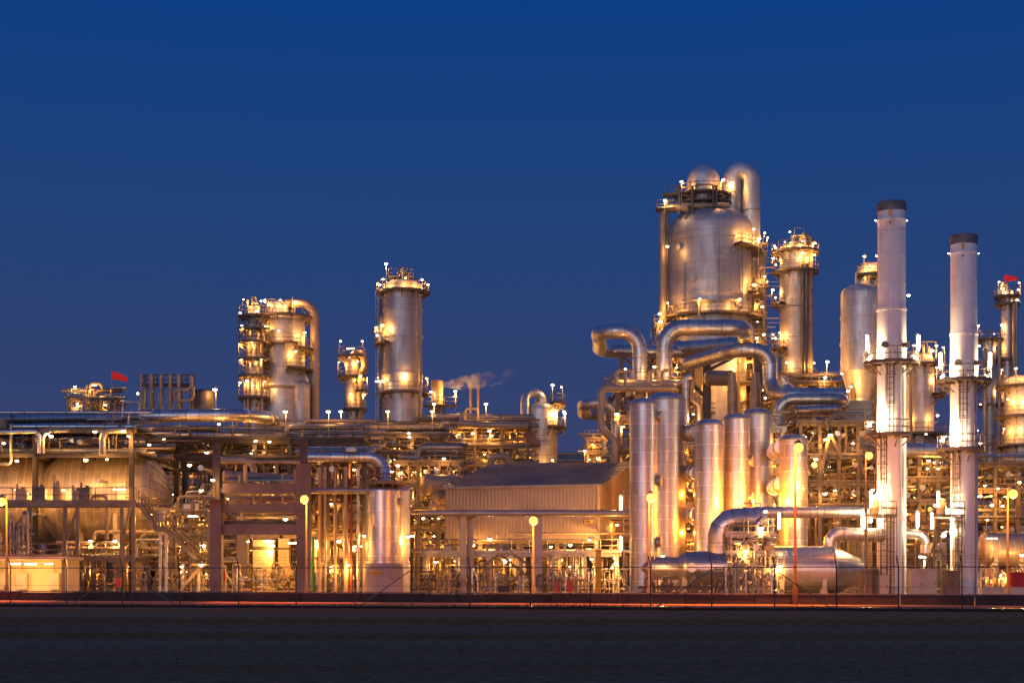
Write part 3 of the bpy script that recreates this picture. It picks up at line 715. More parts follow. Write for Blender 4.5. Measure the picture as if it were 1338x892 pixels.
# slim valve tree standing on the shelter side
def manifold(px, D, label, n=5, w=2.2, h=2.2, seed=0, group='valve manifolds in the yard', z=0, mat=None, name='valve_manifold'):
    g = random.Random(seed); x0 = X(px, D); t = thing(name, label, 'valve manifold', (x0, D, z), group)
    for k in (0.35, 0.9): MB().pipe([(x0-w/2-.3, D+.25*k, z+h*k*.6), (x0+w/2+.3, D+.25*k, z+h*k*.6)], 0.1, None, 8).build('header', mat or g.choice(PM), t)
    for i in range(n):
        x = x0 - w/2 + w*(i+.5)/n + g.uniform(-.1, .1); r = g.choice([.05, .07, .1]); hh = h*g.uniform(.6, 1.1); b = MB(); y = D - g.uniform(.05, .5)
        b.pipe([(x, y, z), (x, y, z+hh), (x + g.choice([-.5, .5, 0.02]), y+.4, z+hh), (x + g.choice([-.5, .5]), y+.4, z+hh*.4)], r, r*2.2, 7, True, 4, 1.2)
        zz = z + hh*g.uniform(.35, .7); b.tube((x, y, zz-r*2), (x, y, zz+r*2), r*1.9, 8); b.tube((x, y, zz), (x, y-.3, zz), r*.6, 5)
        b.lathe([(.16, -.02), (.19, 0), (.16, .02), (.13, 0), (.16, -.02)], n=9, mat=Matrix.Translation((x, y-.3, zz)) @ Matrix.Rotation(R(90), 4, 'X'))
        b.build('valve_line', mat or g.choice(PM), t)
    return t
manifold(26, 116.5, 'tall bright valve tree under the walkway at the left', 6, 1.5, 3.4, 5, z=Z(731, 110)+.2, mat='galv')
MB_ = MB()
for i in range(10): MB_.tube((X(6+i*4, 109.4), 109.4, Z(731, 110)+.25), (X(6+i*4, 109.4), 109.4, Z(722, 109.4)), .05, 6)
tag(MB_.build('vent_row', 'galv', root=P(26, 731, 109.4)), 'row of short grey vent stubs on the shelter roof', 'vents')

# upper left : the pipe rack with the big header
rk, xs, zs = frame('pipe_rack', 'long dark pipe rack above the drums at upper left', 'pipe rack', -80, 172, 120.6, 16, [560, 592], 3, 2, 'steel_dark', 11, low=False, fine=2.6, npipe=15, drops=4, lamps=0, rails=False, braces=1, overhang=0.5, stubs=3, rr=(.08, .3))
for px, py, pw in ((67, 570, 500), (124, 564, 160), (162, 563, 420), (168, 570, 520), (195, 581, 420), (62, 567, 200), (5, 579, 300)): lamp(rk, P(px, py, 119.6), 'bulk', 'bulb_warm', pw*.8)
gpipe('fat blue-lit header pipe along the top of the rack, under the standpipes', [(176, 544, 128), (312, 542, 128), (350, 546, 134), (368, 553, 158)], 8.5, 'pipe_alu', 1.2, 18)
gpipe('blue-lit header pipe reaching the left edge of the picture', [(-120, 549, 121.5), (182, 545, 127)], 6.2, 'pipe_alu', None, 14)
gpipe('thinner pipe just below the fat header at the far left', [(-120, 556, 127), (150, 557, 127)], 3.5, 'pipe_dark')
gpipe('bright gooseneck pipe over the left end of the drum', [(-60, 566, 119.8), (52, 563, 119.8), (52, 592, 119.8)], 3, 'pipe_alu', 0.5)
gpipe('bright gooseneck pipe turning down beside the left rack lamp', [(90, 562, 119.8), (62, 563, 119.8), (56, 570, 119.8), (56, 592, 119.8)], 2.6, 'galv', 0.7)
gpipe('bright gooseneck pipe above the middle of the drum', [(165, 561, 119.8), (140, 562, 119.8), (134, 570, 119.8), (134, 594, 119.8)], 4.5, 'galv', 1.0)
# tubular loop and the row of standpipes on top of the header
for i, px in enumerate((184, 197, 210, 222, 233)):
    b = MB(); D = 130; b.pipe([P(px, 541, D), P(px, 511, D)], S(2.7, D), None, 10, True, gap=1.5); b.tube(P(px, 511, D), P(px, 506, D), S(1.6, D), 8); b.tube(P(px, 506, D), P(px, 489, D), S(2.0, D), 8); b.tube(P(px, 498, D), P(px, 496, D), S(2.6, D), 8)
    tag(b.build('standpipe', 'pipe_tan', root=P(px, 541, D)), ['tan standpipe, first from the left on the header', 'tan standpipe, second from the left on the header', 'tan standpipe in the middle of the row on the header', 'tan standpipe, fourth from the left on the header', 'tan standpipe nearest the looped pipe on the header'][i], 'standpipe', 'standpipes on the header')
gpipe('tan looped pipe beside the row of standpipes', [(250, 491, 130), (250, 509, 130), (230, 509, 130), (226, 517, 130), (232, 523, 130), (240, 523, 130), (252, 522, 130), (252, 505, 130)], 2.3, 'pipe_tan', 0.5)
for i, px in enumerate((192, 203, 215, 227, 240, 250)):
    pass
t = thing('vent_stack_rack', 'dark frame of thin vent stacks above the standpipes', 'vent stacks', P(220, 541, 134))
for px in (190, 200, 212, 224, 237, 250): MB().pipe([P(px, 541, 134), P(px, 489, 134)], .14, None, 8, True, gap=2).build('vent_stack', 'pipe_dark', t)
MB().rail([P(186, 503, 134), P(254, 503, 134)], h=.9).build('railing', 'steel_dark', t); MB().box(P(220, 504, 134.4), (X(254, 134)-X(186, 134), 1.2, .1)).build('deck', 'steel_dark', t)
lamp(t, P(181, 514, 133), 'bulk', 'bulb_cool', 60)
t = thing('cooler_box', 'dark boxy drum with a lamp on a post to its right, on the header', 'cooler', P(266, 541, 132))
MB().lathe([(0, 0), (.9, 0), (.9, 1.9), (.7, 2.1), (0, 2.15)], P(266, 541, 132), 18).build('shell', 'pipe_dark', t)
lamp(t, P(281, 509, 131), 'pole', 'bulb_warm', 260)
lamp(rk, P(286, 554, 127), 'bulk', 'bulb_warm', 300)
# windsock + small lit platform
t, xs, zs = frame('platform_tower', 'small crowded platform tower left of the windsock', 'platform tower', 92, 146, 178, 5, [521, 545], 3, 2, 'steel', 23, npipe=6, drops=5, lamps=2, power=420, braces=1, base=0, rr=(.08, .3))
topgear(t, Vector((X(118, 180), 180, 0)), 2.2, Z(521, 178), 7, 9, 2.2, 'pipe_tan')
lamp(t, P(98, 505, 177.5), 'bulk', 'bulb_cool', 350); lamp(t, P(123, 503, 178), 'strip', 'bulb_warm', 350); lamp(t, P(101, 527, 177.5), 'bulk', 'bulb_warm', 350)
def windsock(px, py, D, label, L=2.0, zb=None, droop=0.16):
    t = thing('windsock', label, 'windsock', P(px, zb, D)); MB().tube(P(px, zb, D), P(px, py-1.5, D), .06, 6).build('mast', 'galv', t)
    b = MB(); p = P(px, py, D)
    b.sweep([p + Vector((L*k/10, -.1*k/10 + .04*math.sin(k*1.9), -L*droop*k/10*(1+k/10)*.9 + .03*math.sin(k*2.6))) for k in range(11)], [(.46 - .019*k)*(1 + .09*math.sin(k*2.2)) for k in range(11)], 14, False); b.build('sock', 'sock', t)
M['sock'] = paint('glowing_red_windsock_cloth', (0.75, 0.03, 0.02), 0.8, var=.15); 
_b = M['sock'].node_tree.nodes['Principled BSDF']; _b.inputs['Emission Color'].default_value = (.9, .03, .02, 1); _b.inputs['Emission Strength'].default_value = .28  # cloth gets a faint red glow of its own, though it is no lamp
windsock(146, 490, 176, 'red windsock on a thin mast above the left pipe rack', 1.8, 521)

# ================================================================== LEFT TOWERS
C_ = {}
t, c, r = column('reactor_tower', 'stout reactor tower with bulging waist and tall tan downcomer pipe on the right', 'reactor tower', 368, 190, 30, 408, 'alu_ring', (), [
    (416, -180, 180, dict(w=1.1, lamps=(-60, 5, 60), lr=2.2, power=420)), (452, -40, 40, dict(w=1.0, lamps=(-25,), power=420)), (458, 40, 130, dict(w=1.3, lamps=(55, 100), power=420)), (484, 20, 130, dict(w=1.2, lamps=(35, 95), power=420))], n=48)
MB().lathe([(r+.02, Z(484, 190)), (S(38, 190), Z(505, 190)), (S(38, 190), Z(507, 190)), (S(32, 190), Z(511, 190)), (S(32, 190), 0)], c, 48).build('waist', 'alu', t)
topgear(t, c, r*.6, Z(410, 190), 5, 8, 2.0)
MB().lathe([(1.3, Z(412, 190))] + dome(1.3, Z(400, 190), .9), c + Vector((-.4, 0, 0)), 20).build('top_dome', 'alu', t)
MB().pipe([P(366, 416, 190), P(368, 396, 190), P(411, 396, 190), P(411, 600, 190)], S(5.8, 190), 1.7, 16, True).build('downcomer', 'pipe_tan', t)
MB().lathe([(0, 0), (S(11, 188), 0)] + dome(S(11, 188), Z(505, 188), .8), (X(394, 188), 188, 0), 24).build('side_vessel', 'alu_ring', t)
lamp(t, P(341, 393, 190), 'bulk', 'bulb_cool', 260)
lamp(t, P(364, 432, 185.6), 'bulk', 'bulb_warm', 300)
t, c, r = column('side_column', 'slim lit column crowded with platforms, left of the stout reactor', 'column', 332, 186, 8, 398, 'alu_ring', (), [
    (y, -180, 180, dict(w=1.2, lamps=l, power=380)) for y, l in ((414, (-40, 60)), (430, (-80, 20)), (448, (-50, 70)), (470, (-80, 0)), (492, (-60, 40)), (520, (-90, -20, 60)))], n=20)
topgear(t, c, 1.0, Z(402, 186), 15, 5, 1.6)
for dx, y0 in ((-8, 430), (10, 412), (-12, 500)): MB().pipe([P(332+dx, y0, 185), P(332+dx, 570, 185)], .2, None, 8).build('riser', 'pipe_tan', t)
t, c, r = column('slender_column', 'slender lit column with looped overhead pipe, left of the tall silver column', 'column', 460, 200, 9.5, 466, 'alu_ring', (), [
    (466, -180, 180, dict(w=.9, lamps=(-60, 60), power=320)), (493, -180, 180, dict(w=1.0, lamps=(-70, 30), power=420)), (512, 20, 140, dict(w=1.2, lamps=(40, 110), power=420)), (535, -30, 100, dict(w=1.0, lamps=(0, 70), power=420))], n=24)
MB().pipe([P(461, 470, 200), P(463, 462, 199.5), P(475, 462, 199.5), P(477, 480, 199.5), P(470, 492, 199.5), P(470, 570, 199.5)], .5, 1.1, 12).build('overhead_pipe', 'pipe_tan', t)
topgear(t, c, 1.0, Z(466, 200), 25, 4, 1.2); lamp(t, P(458, 455, 200), 'strip', 'bulb_cool', 200)
t, c, r = column('tall_column', 'tall smooth silver column with domed lit top, the highest on the left half', 'column', 526.5, 180, 25.2, 364, 'alu_ring', (406, 490, 440, 522), [
    (383, -180, 180, dict(w=.9, lamps=(-100, -45, 10, 50, 110), power=360, lr=3.1, lz=1.2)), (450, -120, -35, dict(w=1.1, lamps=(-80, -45), power=480)), (514, -180, 180, dict(w=.8, lamps=(-95, -60, 8, 110), power=480))], ladder=(-75, 575, 390), n=56)
topgear(t, c, r*.55, Z(366, 180), 35, 8, 1.6)
MB().rail([P(508, 362, 179), P(540, 362, 179)], h=1.0).build('top_railing', 'steel', t); MB().box(P(524, 363, 180), (2.9, 2.2, .12)).build('top_platform', 'steel', t)
lamp(t, P(504.5, 345, 179), 'pole', 'bulb_cool', 200)
MB().pipe([P(549, 385, 178), P(549, 590, 178)], .22, None, 8).build('riser', 'pipe_tan', t)
MB().pipe([P(497, 390, 178.5), P(497, 590, 178.5)], .2, None, 8).build('riser', 'pipe_dark', t)
lamp(t, P(496, 372, 178), 'bulk', 'bulb_cool', 60); lamp(t, P(493, 438, 178), 'bulk', 'bulb_cool', 60); lamp(t, P(496, 498, 178), 'strip', 'bulb_cool', 60)
# steaming drum and plume
t = thing('blowdown_drum', 'small upright tan drum on a steel stand venting steam', 'drum', (X(571, 190), 190, 0))
MB().lathe([(.35, Z(545, 190)), (.5, Z(538, 190)), (S(8, 190), Z(528, 190)), (S(8, 190), Z(498, 190)), (S(6.5, 190), Z(496.5, 190)), (S(6.5, 190), Z(499, 190)), (0, Z(499.5, 190))], (X(571, 190), 190, 0), 24).build('shell', 'pipe_tan', t)
for dx, dy in ((-9, -.9), (9, -.9), (-9, .9), (9, .9)): MB().bar((X(571+dx, 190), 190+dy, 0), (X(571+dx, 190), 190+dy, Z(525, 190)), .16).build('leg', 'steel', t)
MB().box(P(575, 530, 190), (4.2, 2.4, .12)).build('platform', 'steel', t)
MB().rail([P(553, 530, 188.8), P(597, 530, 188.8)]).build('railing', 'steel', t)
lamp(t, P(595, 511, 189.0), 'pole', 'bulb_warm', 2600); lamp(t, P(563, 512, 188.7), 'bulk', 'bulb_cool', 140)
def plume():
    b = MB(); pts, rad = [], []
    for i in range(15):
        k = i/14; px = 578 + 100*k; py = 502 - 15*k + 4*math.sin(k*3.0)*.6
        pts.append(P(px, py, 190)); rad.append((.3 + .75*math.sin(min(1, k*2.2)*math.pi/2)) * (1 - .55*max(0, k-.5)))
    b.sweep(pts, rad, 14); o = b.build('steam_plume', 'pipe_tan', root=pts[0])
    m = bpy.data.materials.new('steam'); m.use_nodes = True; nt = m.node_tree; nt.nodes.remove(nt.nodes['Principled BSDF'])
    v = nd(nt, 'ShaderNodeVolumePrincipled'); v.inputs['Color'].default_value = (1, 1, 1, 1); v.inputs['Anisotropy'].default_value = .2
    tcn = nd(nt, 'ShaderNodeTexCoord'); n = nd(nt, 'ShaderNodeTexNoise', Scale=.8, Detail=5.0, Roughness=.6); nt.links.new(tcn.outputs['Object'], n.inputs['Vector'])
    sp = nd(nt, 'ShaderNodeSeparateXYZ'); nt.links.new(tcn.outputs['Object'], sp.inputs[0])
    r1 = ramp(nt, n.outputs[0], [(.47, 0.0), (.70, 1.0)]); L = pts[-1].x - pts[0].x
    mr = nd(nt, 'ShaderNodeMapRange'); mr.inputs['From Max'].default_value = L; mr.inputs['To Min'].default_value = 1.9; mr.inputs['To Max'].default_value = .05; nt.links.new(sp.outputs['X'], mr.inputs[0])
    mu = nd(nt, 'ShaderNodeMath', operation='MULTIPLY'); nt.links.new(r1.outputs[0], mu.inputs[0]); nt.links.new(mr.outputs[0], mu.inputs[1]); nt.links.new(mu.outputs[0], v.inputs['Density'])
    nt.links.new(v.outputs[0], nt.nodes['Material Output'].inputs['Volume']); o.data.materials.clear(); o.data.materials.append(m)
    tag(o, 'pale steam plume drifting right from the tan drum', 'steam')
plume()
for px, lab in ((615, 'thin pale vent mast, the left of two behind the steaming drum'), (625, 'thin pale vent mast, the right of two behind the steaming drum')):
    b = MB(); b.pipe([(X(px, 195), 195, 0), P(px, 503, 195)], .2, None, 8, True, gap=6); tag(b.build('vent_mast', 'pipe_tan', root=(X(px, 195), 195, 0)), lab, 'vent mast', 'vent masts')
# vessel with gooseneck behind the shed
t, c, r = column('gooseneck_vessel', 'brown-silver vessel with big gooseneck pipe behind the shed roof', 'vessel', 708, 185, 20.5, 526, 'alu', (), [
    (559, 20, 150, dict(w=1.1, lamps=(40, 75), power=480)), (528, 30, 170, dict(w=1.0, lamps=(60,), power=300))], n=44)
MB().pipe([P(709, 535, 185), P(709, 514, 185), P(686, 512, 184.5), P(686, 584, 182), P(585, 586, 178)], S(6, 185), 2.0, 16, True).build('gooseneck', 'pipe_alu', t)
topgear(t, c, r*.5, Z(528, 185), 44, 3, 1.2)
lamp(t, P(722, 503, 184), 'pole', 'bulb_cool', 240); lamp(t, P(738, 540, 184), 'pole', 'bulb_cool', 240); lamp(t, P(692, 603, 180), 'bulk', 'bulb_warm', 500); lamp(t, P(722, 601, 180.5), 'bulk', 'bulb_warm', 600)
MB().pipe([P(727, 530, 184.5), P(727, 620, 184.5)], .15, None, 8).build('drain', 'pipe_tan', t)
MB().bar(P(725, 560, 184), P(740, 560, 184), .2).build('lamp_bracket', 'steel', t)

# ------------------------------------------------------------------ rough low grass along the verge and thinly in the field
g_ = random.Random(31); b = MB(); va, vb = along(FL, FR, -200), along(FL, FR, 1540)
for i in range(5200):
    if i < 3600: k = g_.random(); p = va + (vb - va)*k; x, D_ = p.x, p.y + g_.uniform(-4, .3); h = g_.uniform(.03, .11)*(1 + .9*max(0, math.sin(x*.5)+math.sin(x*.17+1))); z_ = .0
    else: D_ = 26 + 44*g_.random(); x = g_.uniform(-.36, .36)*D_; h = g_.uniform(.02, .05); z_ = 0
    w_ = g_.uniform(.012, .03); a = g_.uniform(0, 6.28); o = len(b.v)
    b.v += [(x - w_*math.cos(a), D_ - w_*math.sin(a), z_), (x + w_*math.cos(a), D_ + w_*math.sin(a), z_), (x + g_.uniform(-.06, .06), D_ + g_.uniform(-.04, .04), z_ + h + (.05 if i < 3600 else 0))]; b.face([o, o+1, o+2])
M['grass'] = paint('dark_dry_grass', (0.07, 0.06, 0.035), 0.9, var=.3, scale=3)
M['grass'].node_tree.nodes['Principled BSDF'].inputs['Specular IOR Level'].default_value = 0
b.build('grass', 'grass', kind='stuff')
# ================================================================== MIDDLE LEFT : concrete portal, silver drum
D = 112
t = thing('concrete_portal_rack', 'heavy concrete portal frames carrying pipes, bare pinkish columns and three beams', 'pipe rack', (X(340, D), D, 0))
g = random.Random(77)
for j in range(4):
    Dj = D + 11*j; xl, xr = X(283, D), X(397, D); zt = Z(640, D)
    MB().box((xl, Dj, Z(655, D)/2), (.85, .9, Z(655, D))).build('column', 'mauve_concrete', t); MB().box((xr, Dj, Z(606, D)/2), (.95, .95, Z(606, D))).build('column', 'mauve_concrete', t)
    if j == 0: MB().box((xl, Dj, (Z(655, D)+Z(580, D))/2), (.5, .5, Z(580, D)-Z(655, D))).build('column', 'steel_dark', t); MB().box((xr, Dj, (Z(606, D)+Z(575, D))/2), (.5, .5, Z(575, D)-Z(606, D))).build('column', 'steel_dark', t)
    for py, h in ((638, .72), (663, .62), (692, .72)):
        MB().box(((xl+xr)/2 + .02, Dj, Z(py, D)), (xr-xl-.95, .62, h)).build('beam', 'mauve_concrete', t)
for py, n in ((632, 6), (656, 5), (684, 5)):
    for k in range(n):
        x = X(296 + 94*(k+.5+g.uniform(-.25, .25))/n, D); r = g.choice([.07, .1, .14]); z = Z(py, D) + r + .04; up = g.uniform(.5, 1.3)*g.choice([1, -1]); y_ = D + .6 + g.uniform(0, 2)
        MB().pipe([(x, y_, z+up), (x, y_, z), (x, D+34, z)], r, None, 10, True, gap=6).build('pipe', g.choice(PM), t)
    for k in range(6):
        r = g.choice([.1, .16, .24, .34]); y_ = D + g.uniform(1.2, 9); z = Z(py, D) + g.uniform(-.1, 1.0)
        MB().pipe([(X(288, D), y_, z), (X(300 + g.uniform(0, 60), D), y_, z), (X(300 + g.uniform(20, 60), D), y_+.4, z + g.uniform(-.5, .5)), (X(393, D), y_+.4, z + g.uniform(-.3, .3))] if g.random() < .3 else [(X(288, D), y_, z), (X(393, D), y_, z)], r, None, 10, True, gap=3).build('pipe', g.choice(['pipe_dark', 'pipe_tan', 'pipe_dark', 'pipe_grey']), t)
for px, py, dy in ((340, 705, 4), (362, 706, 8), (310, 707, 17), (375, 709, 14), (340, 710, 26), (330, 738, 30), (315, 706, 3), (330, 650, 5), (360, 675, 5)):
    lamp(t, (X(px, D), D+dy, Z(py, D)), 'strip' if dy in (4, 8, 14) else 'bulk', 'bulb_warm', 1500 if dy > 3 and py > 690 else 200)
for px, py in ((278, 627), (263, 641)): lamp(t, P(px, py, 110.9), 'bulk', 'bulb_warm', 260)
b = MB(); b.box(P(272, 653, 111.2), (2.2, 1.6, .1)); dk = b.build('side_platform', 'steel', t); MB().rail([P(264, 652, 110.5), P(281, 652, 110.5)]).build('railing', 'steel', dk)
# pipes crossing above the portal
gpipe('fat tan pipe crossing between the portal columns under the dark rack', [(292, 622, 116), (385, 628, 118)], 8, 'pipe_tan', None, 14)
gpipe('tan crossing pipe with an elbow above the portal beams', [(285, 601, 118), (325, 601, 118), (332, 612, 118), (332, 640, 118)], 4.5, 'pipe_tan', .7)
gpipe('thin tan pipe high across the portal', [(284, 603, 114), (400, 603, 114)], 2, 'pipe_tan')
# yard behind the portal: cream pillars and lit walls
def pier(px, D, pw, py, label, dy=1.2, mat='cream', group='cream fireproofed piers in the yard'):
    o = MB().box((X(px, D), D, Z(py, D)/2), (S(pw, D), dy, Z(py, D)))
    o.box((X(px, D), D-.02, .15), (S(pw, D)+.2, dy+.25, .3)); o.box((X(px, D), D, Z(py, D)+.03), (S(pw, D)+.12, dy+.12, .08))
    return tag(o.build('concrete_pier', mat, root=(X(px, D), D, 0)), label, 'pier', group)
for px, Dp, pw, py in ((345, 130, 26, 706), (372, 133, 14, 700), (417, 128, 13, 652), (443, 129, 12, 655), (310, 150, 20, 690), (428, 152, 36, 668), (265, 140, 14, 668), (184, 131, 14, 712), (150, 135, 22, 708), (115, 131, 10, 730), (72, 133, 14, 668), (94, 122, 7, 735)):
    pier(px, Dp, pw, py, 'cream concrete pier glowing in the lit yard on the left half')
for px, Dp, pw, py in ((648, 150, 16, 708), (578, 148, 22, 712), (560, 150, 12, 700), (720, 152, 20, 715), (758, 150, 16, 712), (672, 154, 10, 712)):
    pier(px, Dp, pw, py, 'cream concrete pier glowing in the undercroft of the shed')
def lamprow(root, lst, w=500, bulb='bulb_warm', kind='bulk'):
    for px, py, D in lst: lamp(root, P(px, py, D), kind, bulb, w)
t, xs, zs = frame('pump_bay', 'lit pump bay with green beam seen through the concrete portal', 'pump bay', 290, 396, 134, 9, [704, 738], 5, 2, 'steel', 37, npipe=8, drops=11, lamps=2, power=460, braces=1, stubs=3, rr=(.06, .22), fine=3.0, grate=False, rails=False)
MB().box((X(362, 133.5), 133.6, Z(720, 133.5)), (S(30, 133.5), .3, .35)).build('crane_beam', 'green', t)
for px, hh in ((352, 1.5), (378, 1.9), (308, 1.7)): MB().lathe([(0, 0), (.5, 0), (.5, hh), (.35, hh+.2), (.12, hh+.25), (.12, hh+.8), (0, hh+.8)], (X(px, 131), 131, 0), 16).build('pump', 'pipe_tan', t)
# frame with vertical risers right of the portal
t, xs, zs = frame('riser_structure', 'steel structure full of upright tan risers between portal and silver drum', 'process structure', 404, 476, 120, 10, [600, 646, 700], 4, 2, 'steel', 31, npipe=7, drops=11, lamps=2, power=380, braces=1, stubs=4)
lamprow(t, [(455, 738, 118), (443, 707, 119), (412, 706, 121), (432, 740, 121)], 700)
for px, mt, r in ((459, 'pipe_red', .1), (452, 'pipe_tan', .2), (418, 'pipe_tan', .14), (425, 'pipe_grey', .12), (438, 'pipe_tan', .13), (468, 'pipe_alu', .13)): MB().pipe([P(px, 610, 118.6), (X(px, 118.6), 118.6, .0)], r, None, 9).build('riser', mt, t)
MB().pipe([(X(409, 119), 118.9, 0), P(409, 702, 118.9)], .15, None, 10).build('riser', 'green', t)
# upper rack spanning the middle
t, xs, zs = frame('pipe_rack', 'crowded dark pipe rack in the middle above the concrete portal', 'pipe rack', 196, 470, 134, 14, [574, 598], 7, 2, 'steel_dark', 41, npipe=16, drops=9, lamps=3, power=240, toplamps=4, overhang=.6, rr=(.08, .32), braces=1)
lamprow(t, [(195, 581, 132.5), (352, 577, 133), (334, 576, 133), (214, 573, 134)], 300)
t, xs, zs = frame('process_structure', 'dense lit steel structure behind the concrete portal', 'process structure', 200, 560, 170, 16, [600, 640, 690], 9, 2, 'steel', 51, npipe=14, drops=14, lamps=6, power=620, grate=False, braces=2)
t, xs, zs = frame('pipe_rack', 'tan lit pipe rack right of the slender column, in front of the tall column foot', 'pipe rack', 415, 580, 160, 12, [568, 590, 614], 5, 2, 'steel', 61, npipe=14, drops=10, lamps=4, power=420, toplamps=3, rr=(.08, .33))
lamprow(t, [(534, 566, 158.5), (463, 571, 158.5), (447, 561, 159), (535, 571, 158.5)], 420)
t, xs, zs = frame('pipe_rack', 'stepped tan pipe rack behind the shed with many small lamps', 'pipe rack', 552, 690, 172, 14, [556, 582, 606], 5, 2, 'steel', 71, npipe=15, drops=9, lamps=4, power=460, toplamps=2, rr=(.1, .42), pmats=['pipe_tan', 'pipe_tan', 'pipe_alu', 'pipe_grey', 'galv'])
lamprow(t, [(610, 553, 171), (586, 550, 171), (642, 569, 171), (618, 566, 171), (597, 600, 170), (640, 601, 170)], 420)
gpipe('fat tan pipe sloping gently across the rack beside the tall column', [(552, 547, 170), (625, 555, 170), (690, 556, 170)], 5, 'pipe_tan')
gpipe('stubby fat tan pipe end under the rack left of the shed', [(540, 606, 150), (575, 606, 150)], 4.5, 'pipe_tan')
gpipe('pale pipe arch above the shed roof', [(640, 625, 165), (640, 596, 165), (668, 596, 165), (668, 625, 165)], 4.5, 'pipe_tan', 1.0)
t = thing('inclined_gallery', 'tan inclined lattice gallery behind the stepped rack', 'gallery', (X(660, 186), 186, 0))
b = MB()
for py0, py1 in ((540, 560), (549, 569)): b.bar(P(640, py0, 186), P(700, py1+18, 186), .25)
for k in range(9): b.bar(P(640+6.6*k, 540+4.2*k, 186), P(640+6.6*(k+1), 549+4.2*(k+1), 186), .14)
b.build('lattice', 'pipe_tan', t)
for px, y in ((646, 545), (675, 560), (695, 576)): MB().bar((X(px, 186), 186, 0), P(px, y+6, 186), .3).build('post', 'steel', t)
# blue-lit pipe and the silver drum
D = 117
t, c, r = column('silver_drum', 'upright silver drum on a wide skirt in front of the riser structure', 'upright drum', 501, D, 23.5, 634, 'alu_grid', (735,), [], dh=S(7, D), n=56, nozzles=((70, 655, .22, .25),))
MB().lathe([(S(26, D), 0), (S(26, D), Z(737, D)), (S(23.6, D), Z(734, D))], c, 48).build('skirt', 'skirt', t)
MB().lathe([(0, 0), (.9, 0)] + dome(.9, Z(642, 119.5), .4), (X(521, 119.6), 119.6, 0), 24).build('companion_shell', 'alu', t)
ring_platform(t, (X(503, D), D), .3, Z(631, D), -180, 180, w=1.2, lamps=())
lamp(t, P(533, 701, 117.6), 'bulk', 'bulb_warm', 900); lamp(t, P(476, 700, 118.5), 'bulk', 'bulb_warm', 300)
b = MB(); b.box(P(491, 748, D-1.54), (.75, .04, .28)); b.build('notice_plate', 'yellow', t)
b = MB()
for k in range(5): b.box(P(485.6+2.6*k, 748, D-1.57), (.07, .02, .14))
b.build('notice_lettering', 'black', t)
gpipe('fat blue-lit pipe bending down into the top of the silver drum', [(395, 597, 118), (504, 597, 118), (504, 640, 117)], 6.6, 'pipe_alu', 1.4, 18)
gpipe('tan pipe running into the shoulder of the silver drum', [(402, 641, 118), (482, 641, 118)], 4, 'pipe_grey')
b = MB(); b.box(P(459, 588, 118), (.8, .7, .25)); b.box(P(459, 586.5, 118), (.5, .5, .3)); tag(b.build('vent_box', 'galv', root=P(459, 589, 118)), 'small pale box sitting on the blue-lit pipe', 'box')
# structure between silver drum and shed
t, xs, zs = frame('process_structure', 'lit brown structure between the silver drum and the shed', 'process structure', 520, 600, 142, 12, [604, 632, 664, 690], 4, 2, 'steel', 81, npipe=9, drops=10, lamps=3, power=430, braces=2)
lamprow(t, [(580, 599, 140.5), (520, 608, 140.5), (553, 677, 138), (573, 677, 138), (512, 616, 140.5)], 420)
for k, (px, py, rr) in enumerate(((577, 634, 1.0), (588, 650, .8), (585, 661, .6))):
    drum('process_drum', ['round tan drum end left of the shed eave, upper', 'round tan drum end left of the shed eave, middle', 'small round tan drum left of the shed, lowest'][k], 'drum', P(px, py, 139), rr, 3.0, 'pipe_tan', 0.5, 'tan drums beside the shed', legs=False)

# ================================================================== SHED
psi = R(16); A = Vector((X(783, 132), 132, 0)); fu = Vector((-math.cos(psi), math.sin(psi), 0)); bu = Vector((math.sin(psi), math.cos(psi), 0))
W_, DP = 14.0, 30.0; z0, z1 = Z(705, 132), Z(633, 132); RZ = 3.0
t = thing('corrugated_shed', 'brown corrugated shed with dark pitched roof raised on a steel undercroft', 'shed', (X(690, 138), 138, 0))
def corr(name, p, u, L, nrm, ztop, mat):
    b = MB(); n = int(L/0.32); prof = [(0, 0), (.34, 0), (.44, .011), (.86, .011), (.96, 0)]; o = 0
    for i in range(n):
        for f_, d_ in prof:
            q = p + u*(L*(i+f_)/n) + nrm*d_; s_ = L*(i+f_)/n
            b.v.append((q.x, q.y, z0)); b.v.append((q.x, q.y, ztop(s_)))
    m_ = len(b.v)//2
    for i in range(m_-1): b.face([2*i, 2*i+2, 2*i+3, 2*i+1])
    return b.build(name, mat, t)
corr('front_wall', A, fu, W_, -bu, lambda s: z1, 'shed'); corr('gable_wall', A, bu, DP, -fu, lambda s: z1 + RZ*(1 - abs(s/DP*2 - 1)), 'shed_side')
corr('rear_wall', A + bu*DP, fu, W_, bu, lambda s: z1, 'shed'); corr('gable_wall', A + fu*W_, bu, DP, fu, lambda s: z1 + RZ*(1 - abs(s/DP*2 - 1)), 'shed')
b = MB(); ov = .25
for sgn in (0, 1):
    n = 44
    for i in range(n):
        for f_, d_ in ((0, 0), (.7, 0), (.74, .07), (.96, .07)):
            k = -ov + (W_+2*ov)*(i+f_)/n; e = A + fu*k + bu*(-ov if not sgn else DP+ov); rdg = A + fu*k + bu*DP/2
            b.v += [(e.x, e.y, z1 - .02 + d_), (rdg.x, rdg.y, z1 + RZ + .06 + d_)]
    o = sgn*n*8
    for i in range(n*4-1): b.face([o+2*i, o+2*i+2, o+2*i+3, o+2*i+1])
b.build('roof', 'shed_roof', t)
b = MB(); b.bar(A + fu*-.3 - bu*.3 + Vector((0, 0, z1-.06)), A + fu*(W_+.3) - bu*.3 + Vector((0, 0, z1-.06)), .16, .2); b.build('gutter', 'shed_roof', t)
